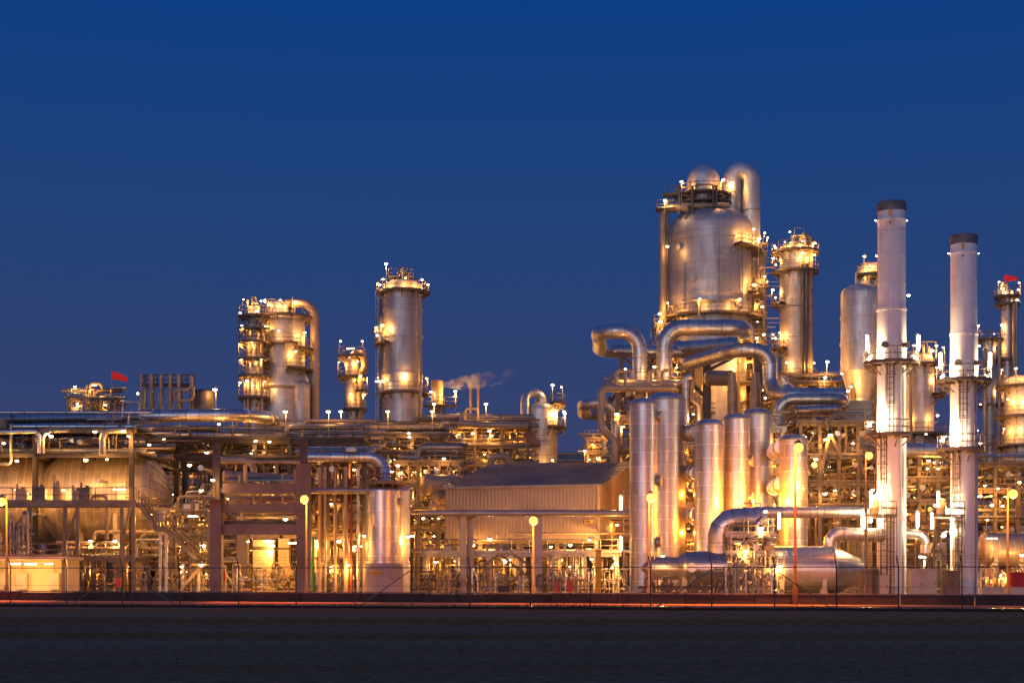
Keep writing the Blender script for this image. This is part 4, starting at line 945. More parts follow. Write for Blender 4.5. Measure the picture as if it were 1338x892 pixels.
MB().bar(A + Vector((0, 0, z0)) - bu*.07 + fu*.07, A + Vector((0, 0, z1)) - bu*.07 + fu*.07, .2).build('corner_flashing', 'shed', t)
b = MB(); cc = A + fu*W_/2 + bu*DP/2; b.box((cc.x, cc.y, z0-.14), (W_-.1, DP-.1, .26), -psi); b.build('floor', 'steel', t)
for f_ in (0.02, .27, .52, .77, .98):
    for k in (.01, .3, .6):
        q = A + fu*W_*f_ + bu*DP*k; MB().box((q.x, q.y, (z0-.28)/2), (.4, .4, z0-.28), -psi).build('post', 'steel' if k > 0 else 'concrete', t)
q = A + fu*.9 - bu*.1; b = MB(); b.box((q.x, q.y, Z(681, 132)), (.75, .04, .32), -psi); b.build('notice_plate', 'yellow', t)
b = MB()
for k in (-.2, -.07, .06, .19): b.box((q.x+k, q.y-.035-.02, Z(681, 132)), (.07, .02, .16), -psi)
b.build('notice_lettering', 'black', t)
for py in (657, 710): lamp(t, P(811, py, 128.4), 'tube', 'bulb_warm', 900, off=(-.5, .2, 0))
q = A - fu*.5 + bu*5; lamp(t, (q.x, q.y, Z(683, 132)), 'bulk', 'bulb_warm', 260, rz=R(70)); MB().box((q.x+.2, q.y, Z(680, 132)+.2), (1.6, .9, .1), -psi).build('door_canopy', 'steel_dark', t)
lamp(t, A + fu*4 - bu*1.2 + Vector((0, 0, z0-.6)), 'bulk', 'bulb_warm', 180)
gpipe('long thin lilac header running across the front of the shed', [(551, 670, 127), (822, 670, 127)], 4.2, 'pipe_grey', None, 14, gap=6)
t = thing('pipe_support', 'pale T-shaped post holding the header at the left of the shed', 'pipe support', (X(605, 127.5), 127.5, 0))
MB().box((X(605, 127), 127.5, Z(674, 127)/2), (.5, .5, Z(674, 127))).build('post', 'concrete', t); MB().box((X(614, 127), 128.3, Z(677, 127)/2), (.5, .5, Z(677, 127))).build('post', 'concrete', t); MB().box((X(609, 127), 127.9, Z(675, 127)-.02), (1.5, 1.2, .16)).build('cap', 'steel', t)
t = thing('pipe_support', 'pale post under the header behind the brightest orange lamp', 'pipe support', (X(703, 127.5), 127.5, 0))
MB().box((X(703, 127), 127.5, Z(674, 127)/2), (.75, .6, Z(674, 127))).build('post', 'concrete', t); MB().box((X(703, 127), 127.5, Z(674, 127)+.08), (1.1, .9, .12)).build('cap', 'steel', t)
# undercroft in front of the shed
t, xs, zs = frame('undercroft_frame', 'low braced steel frame with walkway in front of the shed', 'steel frame', 555, 806, 129.5, 2.2, [722], 7, 2, 'galv', 91, npipe=6, drops=12, lamps=4, power=420, braces=0, stubs=2, rr=(.06, .16), col_w=.3)
for a, c_ in (((598, 764), (652, 724)), ((700, 762), (654, 724)), ((712, 752), (668, 722)), ((575, 766), (594, 744)), ((665, 762), (680, 748))): MB().bar(P(a[0], a[1], 129), P(c_[0], c_[1], 129), .2).build('brace', 'steel', t)
lamprow(t, [(660, 734, 130.5), (745, 712, 130.5), (770, 705, 131), (755, 735, 131), (745, 740, 131), (570, 734, 131), (692, 726, 133), (618, 712, 134), (640, 704, 131)], 620)
lamprow(t, [(805, 736, 127), (803, 729, 127), (800, 741, 127)], 700)
t, xs, zs = frame('undercroft_frame', 'deeper lit undercroft frame beneath the shed floor', 'steel frame', 560, 800, 150, 6, [724], 7, 2, 'steel', 93, npipe=8, drops=16, lamps=6, power=560, braces=2, rr=(.06, .25))
for k, (px, ww) in enumerate(((575, 3), (629, 3), (668, 2.4), (735, 3), (757, 3), (792, 2.6), (725, 2.2), (600, 2.4))):
    manifold(px, 126.5 + (k % 3)*1.4, 'low cluster of small valves and pipes in front of the shed undercroft', 6, ww, 2.3, 200+k, 'valve clusters before the shed')
for k, (px, ww) in enumerate(((246, 3), (300, 2.6), (330, 3), (375, 3), (420, 3), (447, 2.4), (468, 2), (545, 2.4), (200, 2.4), (120, 2.6), (104, 2.0), (360, 2.6), (430, 2.4))):
    manifold(px, 119.5 + (k % 4)*1.7, 'low cluster of small valves and pipes in the yard left of the shed', 6, ww, 2.4, 300+k, 'valve clusters in the left yard')
# small ground things
def hose_box(px, py, D, label, h=1.1, wd=.5):
    x = X(px, D); t = thing('hose_box', label, 'fire hose box', (x, D, 0), 'red boxes along the yard edge'); zc = max(h/2, Z(py, D))
    b = MB(); b.box((x, D, zc), (wd, .4, h)); b.box((x, D-.01, zc+h/2+.03), (wd+.06, .46, .05)); b.box((x, D-.21, zc), (wd*.8, .02, h*.85)); b.box((x+wd*.3, D-.235, zc), (.04, .03, .14)); b.build('box', 'red', t)
    if zc > h/2+.1: MB().box((x, D+.1, (zc-h/2)/2), (.09, .09, zc-h/2)).build('post', 'steel', t)
for px, py, lb, h, wd in ((155, 761, 'red fire box on a post left of the lower stair', .6, .36), (291, 753, 'red fire box hanging by the left concrete portal column', .75, .42), (695, 764, 'red fire box on the column under the brightest orange lamp', .75, .34), (727, 767, 'narrow red cylinder box at the foot of the shed, left of its wider twin', .9, .34), (745, 765, 'wide red box at the foot of the shed', .9, .5)):
    hose_box(px, py, 113 if px < 600 else 122, lb, h, wd)
b = MB(); p = P(658, 770, 122); b.box((p.x, p.y, .45), (.85, .7, .55), 0, 1.12); b.box((p.x, p.y, .75), (1.0, .8, .06)); b.box((p.x-.3, p.y, .1), (.1, .5, .2)); b.box((p.x+.3, p.y, .1), (.1, .5, .2)); tag(b.build('waste_skip', 'black', root=(p.x, p.y, 0)), 'small dark waste skip in front of the shed undercroft', 'skip')
t = thing('bollard_post', 'bright yellow-orange post at the right end of the shed undercroft', 'post', (X(782, 126), 126, 0)); MB().box((X(782, 126), 126, Z(720, 126)/2), (.45, .3, Z(720, 126))).build('post', 'yellow', t); MB().box((X(782, 126), 126, Z(720, 126)+.04), (.6, .45, .08)).build('cap', 'steel', t)
b = MB(); b.ladder((X(819, 122.6), 122.6, 0), Z(640, 122.6), (0, -1, 0), False); tag(b.build('wall_ladder', 'galv', root=(X(819, 122.6), 122.6, 0)), 'pale upright ladder between the shed and the leftmost silver cylinder', 'ladder')
# ================================================================== RIGHT : vertical silver cylinders
def cyl(px, D, rpx, yt, label, mans=(), mat='alu_grid'):
    t, c, r = column('silver_cylinder', label, 'silver cylinder', px, D, rpx, yt, mat, (), [], 'tall silver cylinders in pairs', dh=S(rpx*.42, D), n=64)
    MB().lathe([(r+.04, Z(yt, D)-S(rpx*.42, D)-.12), (r+.06, Z(yt, D)-S(rpx*.42, D)-.06), (r+.04, Z(yt, D)-S(rpx*.42, D))], c, 64).build('cap_band', 'galv', t)
    MB().lathe([(r+.05, 0), (r+.05, .7), (r, .72)], c, 48).build('base_ring', 'concrete', t)
    for a, y in mans:
        d = dirv(a); q = Vector((c.x, c.y, Z(y, D))) + d*(r*.96); b = MB(); b.tube(q, q + d*.35, .42, 18); b.tube(q + d*.27, q + d*.36, .52, 18); b.build('manway', 'pipe_grey', t)
    return t, c, r
cyl(841, 124, 18.5, 520, 'leftmost and slimmest tall silver cylinder', ((75, 545), (75, 628), (75, 708)))
t1, c1, r1 = cyl(870.5, 131, 25.5, 512, 'wide silver cylinder behind the leftmost slim one')
t3, c3_, r3 = cyl(926, 129, 19, 547, 'lower silver cylinder, third from the left')
cyl(962, 131, 17.5, 540, 'narrow orange-lit silver cylinder, fourth from the left', ((70, 602), (70, 650)))
t5, c5, r5 = cyl(989, 137, 20.5, 533, 'orange-lit silver cylinder with broad blue dome, fifth from the left')
t6, c6, r6 = cyl(1036.5, 129, 18.5, 567, 'shortest silver cylinder, rightmost of the row, behind the tall street lamp')
for (ta, ca, ra, cb, rb, ys, nm) in ((t1, c1, r1, c3_, r3, (565, 618, 672), 'second and third'), (t5, c5, r5, c6, r6, (585, 633), 'fifth and last')):
    for k, y in enumerate(ys):
        z = Z(y, 130); a = Vector((ca.x + ra*.9, ca.y-.3, z)); e = Vector((cb.x - rb*.9, cb.y-.1, z)); b = MB(); d = (e - a); L = d.length; d.normalize()
        b.tube(a, e, .55, 18)
        for f_ in (.28, .5, .72): b.tube(a + d*(L*f_-.09), a + d*(L*f_+.09), .68, 18)
        tag(b.build('connecting_duct', 'pipe_alu', root=a), ['upper', 'middle' if len(ys) == 3 else 'lower', 'lower'][k] + ' short flanged duct between the ' + nm + ' silver cylinders', 'duct', 'ducts between silver cylinders')
t, xs, zs = frame('ladder_tower', 'narrow lit frame seen between the wide and third silver cylinders', 'steel frame', 893, 912, 141, 3, [580, 620, 660, 700], 2, 2, 'galv', 101, npipe=3, drops=2, lamps=1, power=900, bulb='bulb_sodium', braces=1, stubs=2)
t, xs, zs = frame('ladder_tower', 'narrow lit frame seen between the fifth and last silver cylinders', 'steel frame', 1006, 1022, 141, 3, [560, 600, 650, 700], 2, 2, 'galv', 103, npipe=3, drops=2, lamps=1, power=900, bulb='bulb_sodium', braces=1, stubs=2)
lamp(t, P(1014, 640, 133), 'bulk', 'bulb_warm', 300)
for px, py, Dl in ((962, 661, 127), (985, 661, 130.5), (1012, 661, 127), (1030, 662, 125.6), (950, 690, 126), (1050, 640, 126.5)): lamp(t, P(px, py, Dl), 'bulk', 'bulb_sodium', 4500, off=(0, .1, .4))
for px, py in ((900, 690), (902, 640)): lamp(t1, P(px, py, 130), 'bulk', 'bulb_sodium', 1000)

# ---------------- the giant vessel
D = 190
t, c, r = column('giant_vessel', 'giant domed silver vessel, the bulkiest and tallest thing in the picture', 'vessel', 928.5, D, 55, 276, 'alu_ring', (309, 350, 390, 318), [
    (418, -78, 80, dict(w=1.3, lamps=(-55, -18, 22), power=520, lr=7.0, lz=1.4)), (330, 25, 105, dict(w=1.3, lamps=(40, 62, 85), power=560, lr=7.0, lz=1.7)), (388, 50, 110, dict(w=1.3, lamps=(62, 90), power=560, lr=7.0, lz=1.9))], dh=S(33, D), n=72, z0=Z(470, D), domef=square_dome)
MB().lathe([(r*.99, Z(470, D)), (S(36, D), Z(500, D)), (S(34, D), Z(540, D)), (S(34, D), Z(600, D))], c, 56).build('lower_cone', 'alu', t)
MB().lathe([(S(23, D), Z(312, D)), (S(23, D), Z(250, D))] + dome(S(21.5, D), Z(238, D), S(23, D)), c + Vector((-.9, 0, 0)), 44).build('top_drum', 'alu', t)
cn = c + Vector((-.9, 0, 0))
ring_platform(t, cn, S(24, D), Z(257, D), -150, 160, w=1.2, lamps=(-55, 35, 65), power=480, lr=3.6, lz=1.3); ring_platform(t, cn, S(24, D), Z(268, D), -150, 150, w=1.3, lamps=())
topgear(t, cn, 3.3, Z(277, D), 991, 18, 3.4, 'pipe_tan')
MB().pipe([P(890, 268, 186.5), P(953, 268, 186.5)], S(3, D), None, 12).build('top_header', 'pipe_tan', t)
for px in (888, 905, 932, 936): MB().pipe([P(px, 280, 186.3), P(px, 243, 186.3)], .16, None, 8).build('vent_pipe', 'pipe_dark', t)
MB().sweep(fillet([P(956, 300, D), P(956, 224, D), P(981, 224, D), P(981, 560, D)], S(12.5, D), 10), S(12.2, D), 28).build('overhead_duct', 'alu', t)
b = MB()
for py in (276, 310): b.tube(P(981, py+.7, D), P(981, py-.7, D), S(13, D), 28)
b.build('duct_bands', 'galv', t)
MB().pipe([P(900, 272, 186), P(866, 270, 187.5), P(866, 440, 187.5)], S(4.6, D), 1.0, 14).build('riser', 'pipe_tan', t)
MB().pipe([P(880, 262, 187), P(872, 262, 187), P(872, 430, 188)], S(2, D), .6, 8).build('riser', 'pipe_dark', t)
b = MB(); b.box(P(871, 274, 187.5), (2.6, 2.4, .14)); dk = b.build('platform', 'steel', t); MB().rail([P(858, 273, 186.4), P(884, 273, 186.4)]).build('railing', 'steel', dk)
b = MB(); b.box(P(876, 255, 187.5), (1.8, 2, .14)); dk = b.build('platform', 'steel', t); MB().rail([P(868, 254, 186.4), P(885, 254, 186.4)]).build('railing', 'steel', dk)
for px, py, k, pw in ((869, 262, 'pole', 260), (872, 322, 'bulk', 200), (992, 312, 'pole', 200), (862, 410, 'bulk', 380), (863, 420, 'bulk', 300), (996, 401, 'bulk', 300), (998, 437, 'bulk', 300), (986, 372, 'strip', 200)): lamp(t, P(px, py, 186), k, 'bulb_cool' if py < 320 else 'bulb_warm', pw)
MB().pipe([P(891, 392, 184), P(968, 392, 184.3)], .1, None, 8, False).build('ring_pipe', 'pipe_tan', t); MB().tube(P(913, 392, 183.9), P(913, 415, 183.9), .12).build('ring_pipe', 'pipe_tan', t)
t2, xs, zs = frame('access_tower', 'thin lit ladder tower hugging the right flank of the giant vessel', 'access tower', 984, 998, 188, 3, [330, 372, 388, 410, 432, 452, 476], 2, 2, 'steel', 111, npipe=1, drops=2, lamps=1, power=340, braces=1, stubs=1)
t2, xs, zs = frame('access_tower', 'dark pipe and ladder tower under the left flank of the giant vessel', 'access tower', 859, 874, 187, 3, [424, 470, 510], 2, 2, 'steel', 113, npipe=2, drops=3, lamps=1, power=380, braces=1)
for a, y, rr_ in ((-30, 372, .35), (12, 340, .3), (-8, 402, .28), (30, 404, .4), (-52, 330, .25)):
    d = dirv(a); q = c + d*(r*.98) + Vector((0, 0, Z(y, D))); b = MB(); b.tube(q, q + d*.5, rr_, 16); b.tube(q + d*.38, q + d*.52, rr_*1.35, 16); b.build('nozzle', 'alu', t)
for a in (-44, 4, 38): d = dirv(a); MB().tube(c + d*(r+.14) + Vector((0, 0, Z(412, D))), c + d*(r+.14) + Vector((0, 0, Z(312 if a > 0 else 352, D))), .06, 6).build('conduit', 'galv', t)
d = dirv(-22); q = c + d*(r+.04) + Vector((0, 0, Z(405, D))); MB().box(tuple(q), (.9, .05, .6), R(-22)).build('name_plate', 'galv', t)
# support table of the giant vessel
t, xs, zs = frame('support_table', 'heavy brown steel table carrying the giant vessel, full of lit pipework', 'support structure', 862, 1012, 176, 22, [462, 500, 540, 580], 4, 3, 'steel', 121, npipe=9, drops=8, lamps=4, power=760, braces=2, rr=(.12, .5), col_w=.7, pmats=['pipe_tan', 'pipe_tan', 'pipe_alu', 'pipe_grey', 'galv'])
lamprow(t, [(974, 463, 174), (985, 464, 174), (957, 482, 172), (883, 477, 172), (893, 500, 173), (1000, 520, 172), (945, 485, 172)], 700)
for px in (923, 990): MB().box((X(px, 168), 168, Z(465, 168)/2), (.9, .8, Z(465, 168))).build('column', 'steel', t)
MB().bar(P(792, 462, 167.4), P(1000, 461, 167.4), .5, .7).build('girder', 'steel', t)
MB().bar(P(870, 466, 167.6), P(923, 520, 167.6), .35).build('brace', 'steel', t); MB().bar(P(960, 466, 167.6), P(923, 485, 167.6), .35).build('brace', 'steel', t)
MB().lathe([(0, 0), (S(30, 178), 0), (S(30, 178), Z(455, 178)), (0, Z(453, 178))], (X(945, 178), 178, 0), 40).build('inner_column', 'alu_ring', t)
drum('process_drum', 'brown horizontal drum tucked under the giant vessel', 'drum', P(940, 494, 166), S(10, 166), 2.6, 'pipe_tan', .1, legs=False)
for k, px in enumerate((957, 987)):
    Dk = 156; b = MB(); x = X(px, Dk); b.lathe([(0, 0), (S(7, Dk), 0), (S(7, Dk), Z(513, Dk)), (S(7.6, Dk), Z(512.5, Dk)), (S(7.6, Dk), Z(511, Dk)), (S(6.4, Dk), Z(510.5, Dk)), (S(6.4, Dk), Z(502, Dk)), (S(5, Dk), Z(499, Dk)), (S(5, Dk), Z(487, Dk)), (0, Z(486, Dk))], (x, Dk, 0), 24)
    tag(b.build('stepped_stack', 'pipe_tan', root=(x, Dk, 0)), ['pinkish stepped pipe stack under the giant vessel, left one', 'pinkish stepped pipe stack under the giant vessel, right one'][k], 'pipe stack', 'stepped pipe stacks')
# ---------------- big looping transfer pipes
zq = Z(434, 152)
def P3(px, D, z): return Vector((X(px, D), D, z))
def loop(label, pts, rpx, Dr, br, mat='pipe_alu'):
    o = MB().pipe(pts, S(rpx, Dr), br, 22, True, 8, 5.0).build('transfer_pipe', mat, root=pts[0]); return tag(o, label, 'pipe', 'big looping transfer pipes')
loop('big looping pipe whose blunt end points left beside the giant vessel', [P3(836, 150, Z(600, 150)), P3(836, 150, Z(433, 150)), P3(782, 150, Z(433, 150)), P3(784, 163, Z(433, 150)), P3(925, 164, Z(433, 150))], 9.5, 150, 1.9)
loop('big looping pipe arching right in front of the giant vessel foot', [P3(868, 150, Z(600, 150)), P3(868, 150, Z(428, 150)), P3(972, 150, Z(428, 150)), P3(975, 160, Z(428, 150)), P3(885, 164, Z(428, 150))], 10.5, 150, 1.9)
loop('big pipe dropping in an S bend right of the giant vessel', [P3(900, 162, Z(457, 152)), P3(960, 152, Z(457, 152)), P3(1006, 152, Z(457, 152)), P3(1006, 152, Z(512, 152)), P3(1026, 149, Z(516, 149)), P3(1100, 149, Z(516, 149))], 9.5, 152, 1.9)
loop('hooked pipe lying right of the S bend', [P3(1017, 147, Z(640, 147)), P3(1017, 147, Z(521, 147)), P3(1100, 147, Z(521, 147)), P3(1108, 156, Z(521, 147)), P3(1040, 158, Z(521, 147))], 7.5, 147, 1.5)
loop('lower blunt loop pipe at the far left of the cluster', [P3(806, 150, .0), P3(806, 150, Z(527, 150)), P3(762, 150, Z(527, 150)), P3(762, 160, Z(527, 150)), P3(830, 162, Z(527, 150))], 7.5, 150, 1.5)
gpipe('fat elbow pipe end tilted under the S bend', [(1022, 500, 156), (1030, 512, 150), (1040, 530, 150)], 9, 'pipe_alu', 1.5, 18)
gpipe('tan manifold pipe bending down left of the cylinders', [(884, 507, 146), (800, 507, 146), (786, 507, 146), (786, 560, 146), (803, 575, 146), (803, 640, 146)], 5, 'pipe_tan', 1.0, 14)
gpipe('dark header pipe just above the tan manifold', [(803, 500, 147.5), (890, 500, 147.5)], 4, 'pipe_grey', None, 12)
for k, px in enumerate((805, 817, 850, 865)):
    gpipe(['slim tan uprights on the manifold, first from the left', 'slim tan upright with a lamp on top, second from the left', 'slim tan upright on the manifold, third from the left', 'slim tan upright on the manifold, rightmost'][k].replace('uprights', 'upright'), [(px, 503, 146), (px, 484, 146), (px+8, 484, 146)], 2.2, 'pipe_tan', .5, 10, 'uprights on the tan manifold', 'upright_pipe')
t, xs, zs = frame('platform', 'railed platform under the looping pipes, left of the giant vessel', 'platform', 808, 890, 148.5, 10, [502, 545, 590], 4, 2, 'steel', 131, npipe=5, drops=5, lamps=3, power=520, braces=2, toplamps=0)
lamprow(t, [(855, 479, 148), (884, 480, 148), (817, 482, 147), (806, 541, 148)], 420)
t = thing('trestle', 'dark lattice arm and trestle under the blunt loop pipe', 'trestle', (X(812, 156), 156, 0))
MB().bar(P(793, 462, 156), P(868, 466, 156), .45).build('arm', 'steel', t); MB().bar(P(808, 463, 156), P(832, 480, 156), .25).build('brace', 'steel', t)
for px in (812, 862): MB().bar((X(px, 156), 156, 0), P(px, 464, 156), .4).build('post', 'steel', t)
gpipe('silver pipe with small elbow right of the wide cylinder', [(896, 570, 142), (896, 492, 142), (904, 492, 142)], 4, 'pipe_alu', .7, 12)
gpipe('pale pipe zigzagging behind the third cylinder', [(904, 498, 143), (904, 521, 143), (914, 530, 143), (914, 580, 143)], 3, 'pipe_tan', .5, 12)
lamp(t, P(906, 541, 142), 'bulk', 'bulb_cool', 420); 
MB().rail([P(786, 503, 150), P(812, 503, 150)]).build('railing', 'steel', t)
# ---------------- columns on the right
t, c, r = column('ringed_column', 'tall ringed column with lit crown between giant vessel and white stack', 'column', 1039, 195, 20, 316, 'alu_ring', (), [
    (330, -180, 180, dict(w=1.1, lamps=(-95, -40, 10, 60), power=420, lr=2.6, lz=.9)), (356, -180, 180, dict(w=1.0, lamps=(-100, 10, 50), power=420)), (398, -120, -50, dict(w=1.1, lamps=(-95,), power=420)), (457, -120, -40, dict(w=1.1, lamps=(-90, -55), power=420)), (497, -180, 180, dict(w=1.4, lamps=(-30, 40), power=420))], n=40)
topgear(t, c, r*.9, Z(318, 195), 55, 7, 1.6); lamp(t, P(1032, 303, 194), 'bulk', 'bulb_cool', 160)
MB().pipe([P(1047, 322, 194), P(1047, 308, 194), P(1059, 308, 194), P(1059, 500, 194)], .34, .8, 12).build('overhead_pipe', 'pipe_tan', t)
for px in (1049, 1054): MB().pipe([P(px, 345, 192.6), P(px, 500, 192.6)], .2, None, 8).build('riser', 'pipe_dark', t)
for py in (324, 346, 389, 442): lamp(t, P(1013, py, 193), 'bulk', 'bulb_cool', 60)
t, xs, zs = frame('process_structure', 'lit steel base structure below the ringed column', 'process structure', 1014, 1098, 178, 16, [500, 545, 590, 640], 4, 2, 'steel', 141, npipe=9, drops=9, lamps=3, power=600, toplamps=1, braces=2)
lamp(t, P(1078, 493, 177), 'pole', 'bulb_warm', 420)
t, c, r = column('cone_vessel', 'domed vessel with tapering cone foot half hidden by the taller white stack', 'vessel', 1126, 172, 27, 371, 'alu', (415, 450, 484), [], z0=Z(485, 172), n=52, dh=S(13, 172))
MB().lathe([(r, Z(484, 172)), (S(16, 172), Z(521, 172)), (S(16, 172), Z(545, 172)), (0, Z(546, 172))], c, 44).build('cone', 'alu', t)
MB().sweep(fillet([P(1127, 374, 172), P(1127, 352, 172), P(1152, 352, 172), P(1152, 372, 172)], S(10, 172), 8), S(9.6, 172), 24).build('overhead_duct', 'alu', t)
ring_platform(t, (X(1134, 172), 171), S(9, 172), Z(362, 172), -180, 180, w=.7, lamps=(20, -40), power=340); lamp(t, P(1140, 349, 170), 'bulk', 'bulb_warm', 300)
for dx, dy in ((-14, -1.1), (14, -1.1), (-14, 1.1), (14, 1.1)): MB().bar((X(1126+dx, 172), 172+dy, 0), (X(1126+dx, 172), 172+dy, Z(500, 172)), .4).build('leg', 'steel', t)
for px, py in ((1112, 505), (1108, 511), (1100, 488)): lamp(t, P(px, py, 168.5), 'bulk', 'bulb_warm', 520)
t, xs, zs = frame('process_structure', 'golden-lit braced structure left of the taller white stack', 'process structure', 1046, 1146, 140, 14, [552, 595, 630, 660], 5, 2, 'steel', 151, npipe=8, drops=9, lamps=3, power=300, braces=3, stair=False, col_w=.3)
MB().bar(P(1068, 640, 139.3), P(1085, 560, 139.3), .26).build('brace', 'steel', t); MB().bar(P(1100, 600, 139.3), P(1078, 550, 139.3), .26).build('brace', 'steel', t)
lamprow(t, [(1052, 571, 139), (1115, 579, 139), (1085, 568, 139), (1078, 574, 139), (1140, 640, 137), (1078, 645, 139), (1066, 600, 139)], 330)
MB().lathe([(0, .0), (S(24, 160), 0), (S(24, 160), Z(560, 160)), (S(8, 160), Z(545, 160)), (0, Z(545, 160))], (X(1070, 160), 160, 0), 32).build('hopper', 'pipe_tan', t)
def box_vessel(px, D, pw, yt, label):
    b = MB(); b.box((X(px, D), D, Z(yt, D)/2), (S(pw, D), 3, Z(yt, D))); b.box((X(px, D), D, Z(yt, D)+.1), (S(pw, D)+.3, 3.3, .2)); 
    for k in range(4): b.box((X(px, D), D-.02, Z(yt, D)*(.2+.2*k)), (S(pw, D)+.1, 3.05, .12))
    return tag(b.build('heater_box', 'cream', root=(X(px, D), D, 0)), label, 'heater')
box_vessel(1118, 152, 34, 528, 'cream box heater behind the taller white stack')
t, c, r = column('lit_column', 'brown column between the two white stacks with lit platforms', 'column', 1202, 168, 18, 462, 'alu_ring', (), [
    (478, -180, 180, dict(w=1.2, lamps=(-30, 30, 70), power=480)), (516, 40, 120, dict(w=1.3, lamps=(60, 100), power=520)), (568, -180, 180, dict(w=1.4, lamps=(-60, 30), power=480))], n=40)
topgear(t, c, r, Z(464, 168), 66, 5, 1.6); lamp(t, P(1218, 458, 167), 'pole', 'bulb_warm', 300); lamp(t, P(1187, 386, 168.5), 'bulk', 'bulb_cool', 60, light=False)
MB().pipe([P(1190, 470, 165.5), P(1190, 600, 165.5)], .2, None, 8).build('riser', 'pipe_tan', t)
# ---------------- white stacks
def stack(px, rpx, yt, label, yj, yp, yl, side, sd):
    D = 118; x, r = X(px, D), S(rpx, D); zt = Z(yt, D); t = thing('white_stack', label, 'chimney stack', (x, D, 0), 'white chimney stacks')
    b = MB(); b.lathe([(r*1.12, 0), (r*1.12, .25), (r*1.03, .3), (r*1.03, Z(yj, D)-.12), (r*1.08, Z(yj, D)-.1), (r*1.08, Z(yj, D)+.1), (r, Z(yj, D)+.12), *[q for zz in (yj-34, yj-70, yj-100) if Z(zz, D) < zt-2 for q in ((r, Z(zz, D)-.03), (r+.018, Z(zz, D)-.02), (r+.018, Z(zz, D)+.02), (r, Z(zz, D)+.03))], (r, zt-1.5), (r+.05, zt-1.45), (r+.05, zt-1.35), (r, zt-1.3), (r, zt-.75)], (x, D, 0), 64); b.build('shaft', 'white', t)
    b = MB(); b.lathe([(r, zt-.75), (r+.03, zt-.73), (r+.03, zt-.12), (r-.03, zt), (r-.2, zt), (r-.2, zt-.6), (0, zt-.6)], (x, D, 0), 64); b.build('sooty_cap', 'cap', t)
    q = dirv(-20); b = MB(); b.box((x + q.x*(r+.01), D + q.y*(r+.01), zt-1.0), (.26, .06, .42), R(-20)); b.build('rusty_patch', 'yellow', t)
    b = MB(); b.tube((x + q.x*r*.98, D + q.y*r*.98, zt-1.75), (x + q.x*(r+.06), D + q.y*(r+.06), zt-1.75), .07, 10); b.build('port', 'black', t)
    for a in (-95, 95): d = dirv(a); lamp(t, (x + d.x*(r+.15), D + d.y*(r+.15), zt-1.35), 'bulk', 'bulb_cool', 40, light=False).scale = (.35, .35, .35)
    ring_platform(t, (x, D), r*1.03, Z(yp, D), -180, 180, w=1.05, lamps=())
    ring_platform(t, (x, D), r*1.03, Z(yl, D), -125, 30, w=1.0, lamps=())
    for a in (-80, 78): d = dirv(a); lamp(t, (x + d.x*(r+.95), D + d.y*(r+.95), Z(yp, D)+1.55), 'tube', 'bulb_cool', 420, rz=R(a), off=(-d.x*.4, -.1, -.3))
    for a in (-35, 40): d = dirv(a); b = MB(); qq = Vector((x + d.x*r, D + d.y*r, Z(yp, D)+1.3)); b.tube(qq, qq + d*.45, .2, 14); b.tube(qq + d*.38, qq + d*.46, .27, 14); b.build('sampling_nozzle', 'cap', t)
    for a, yy, pw in ((-82, yl-12, 2300), (-42, yl-14, 900), (-62, yl+82, 2300), (-75, yl+112, 1500), (-85, yp-5, 1500), (82, yp-5, 1700)):
        d = dirv(a); lamp(t, (x + d.x*(r+.75), D + d.y*(r+.75), Z(yy, D)), 'bulk', 'bulb_white', pw, rz=R(a), off=(-d.x*.1, -.1, .3))
    for a, za, zb in ((-18, Z(yl, D), Z(yp, D)), (-42, 0.1, Z(yl, D))):
        d = dirv(a); MB().ladder((x + d.x*(r+.22), D + d.y*(r+.22), za), zb, d).build('ladder', 'steel', t)
    for a in (28, 33, -52): d = dirv(a); MB().tube((x + d.x*(r*1.03+.1), D + d.y*(r*1.03+.1), .1), (x + d.x*(r*1.03+.1), D + d.y*(r*1.03+.1), Z(yp, D)-.4 if a > 0 else Z(yl, D)), .035, 5).build('conduit', 'galv', t)
    b = MB(); b.lathe([(r*1.04, .6), (r*1.06, .62), (r*1.06, .9), (r*1.04, .92)], (x, D, 0), 48); b.build('base_band', 'white', t)
stack(1165, 18, 265, 'taller white chimney stack with dark sooty cap', 405, 475, 569, -1, 1)
stack(1259.5, 17, 308, 'shorter white chimney stack, right one of the pair', 437, 498, 588, -1, 2)
for k, (px, lab) in enumerate(((1148, 'small grey cabinet stand left of the taller white stack foot'), (1236, 'small platform stand left of the shorter white stack foot'))):
    Dk = 116.5; t = thing('service_stand', lab, 'service platform', (X(px, Dk), Dk, 0)); zt = Z(676, Dk)
    for dx in (-.9, .9): MB().box((X(px, Dk)+dx, Dk, zt/2), (.14, .14, zt)).build('post', 'steel', t)
    b = MB(); b.box((X(px, Dk), Dk, zt+.04), (2.4, 1.6, .1)); dk = b.build('deck', 'steel', t); MB().rail([(X(px, Dk)-1.2, Dk-.75, zt+.1), (X(px, Dk)+1.2, Dk-.75, zt+.1)]).build('railing', 'steel', dk)
    b = MB(); b.lathe([(0, zt+.1), (.35, zt+.1), (.35, zt+1.4), (.2, zt+1.5), (0, zt+1.55)], (X(px-5, Dk), Dk+.2, 0), 14); b.build('canister', 'pipe_tan', t)
    MB().ladder((X(px+12, Dk), Dk-.9, 0), zt, (0, -1, 0)).build('ladder', 'steel', t)
    lamp(t, P(px-10, 652, Dk), 'tube', 'bulb_warm', 700 - 420*k, off=(.3, -.4, 0)); lamp(t, P(px-18, 680, Dk-.5), 'tube', 'bulb_cool', 500 - 340*k, off=(.3, -.4, 0))
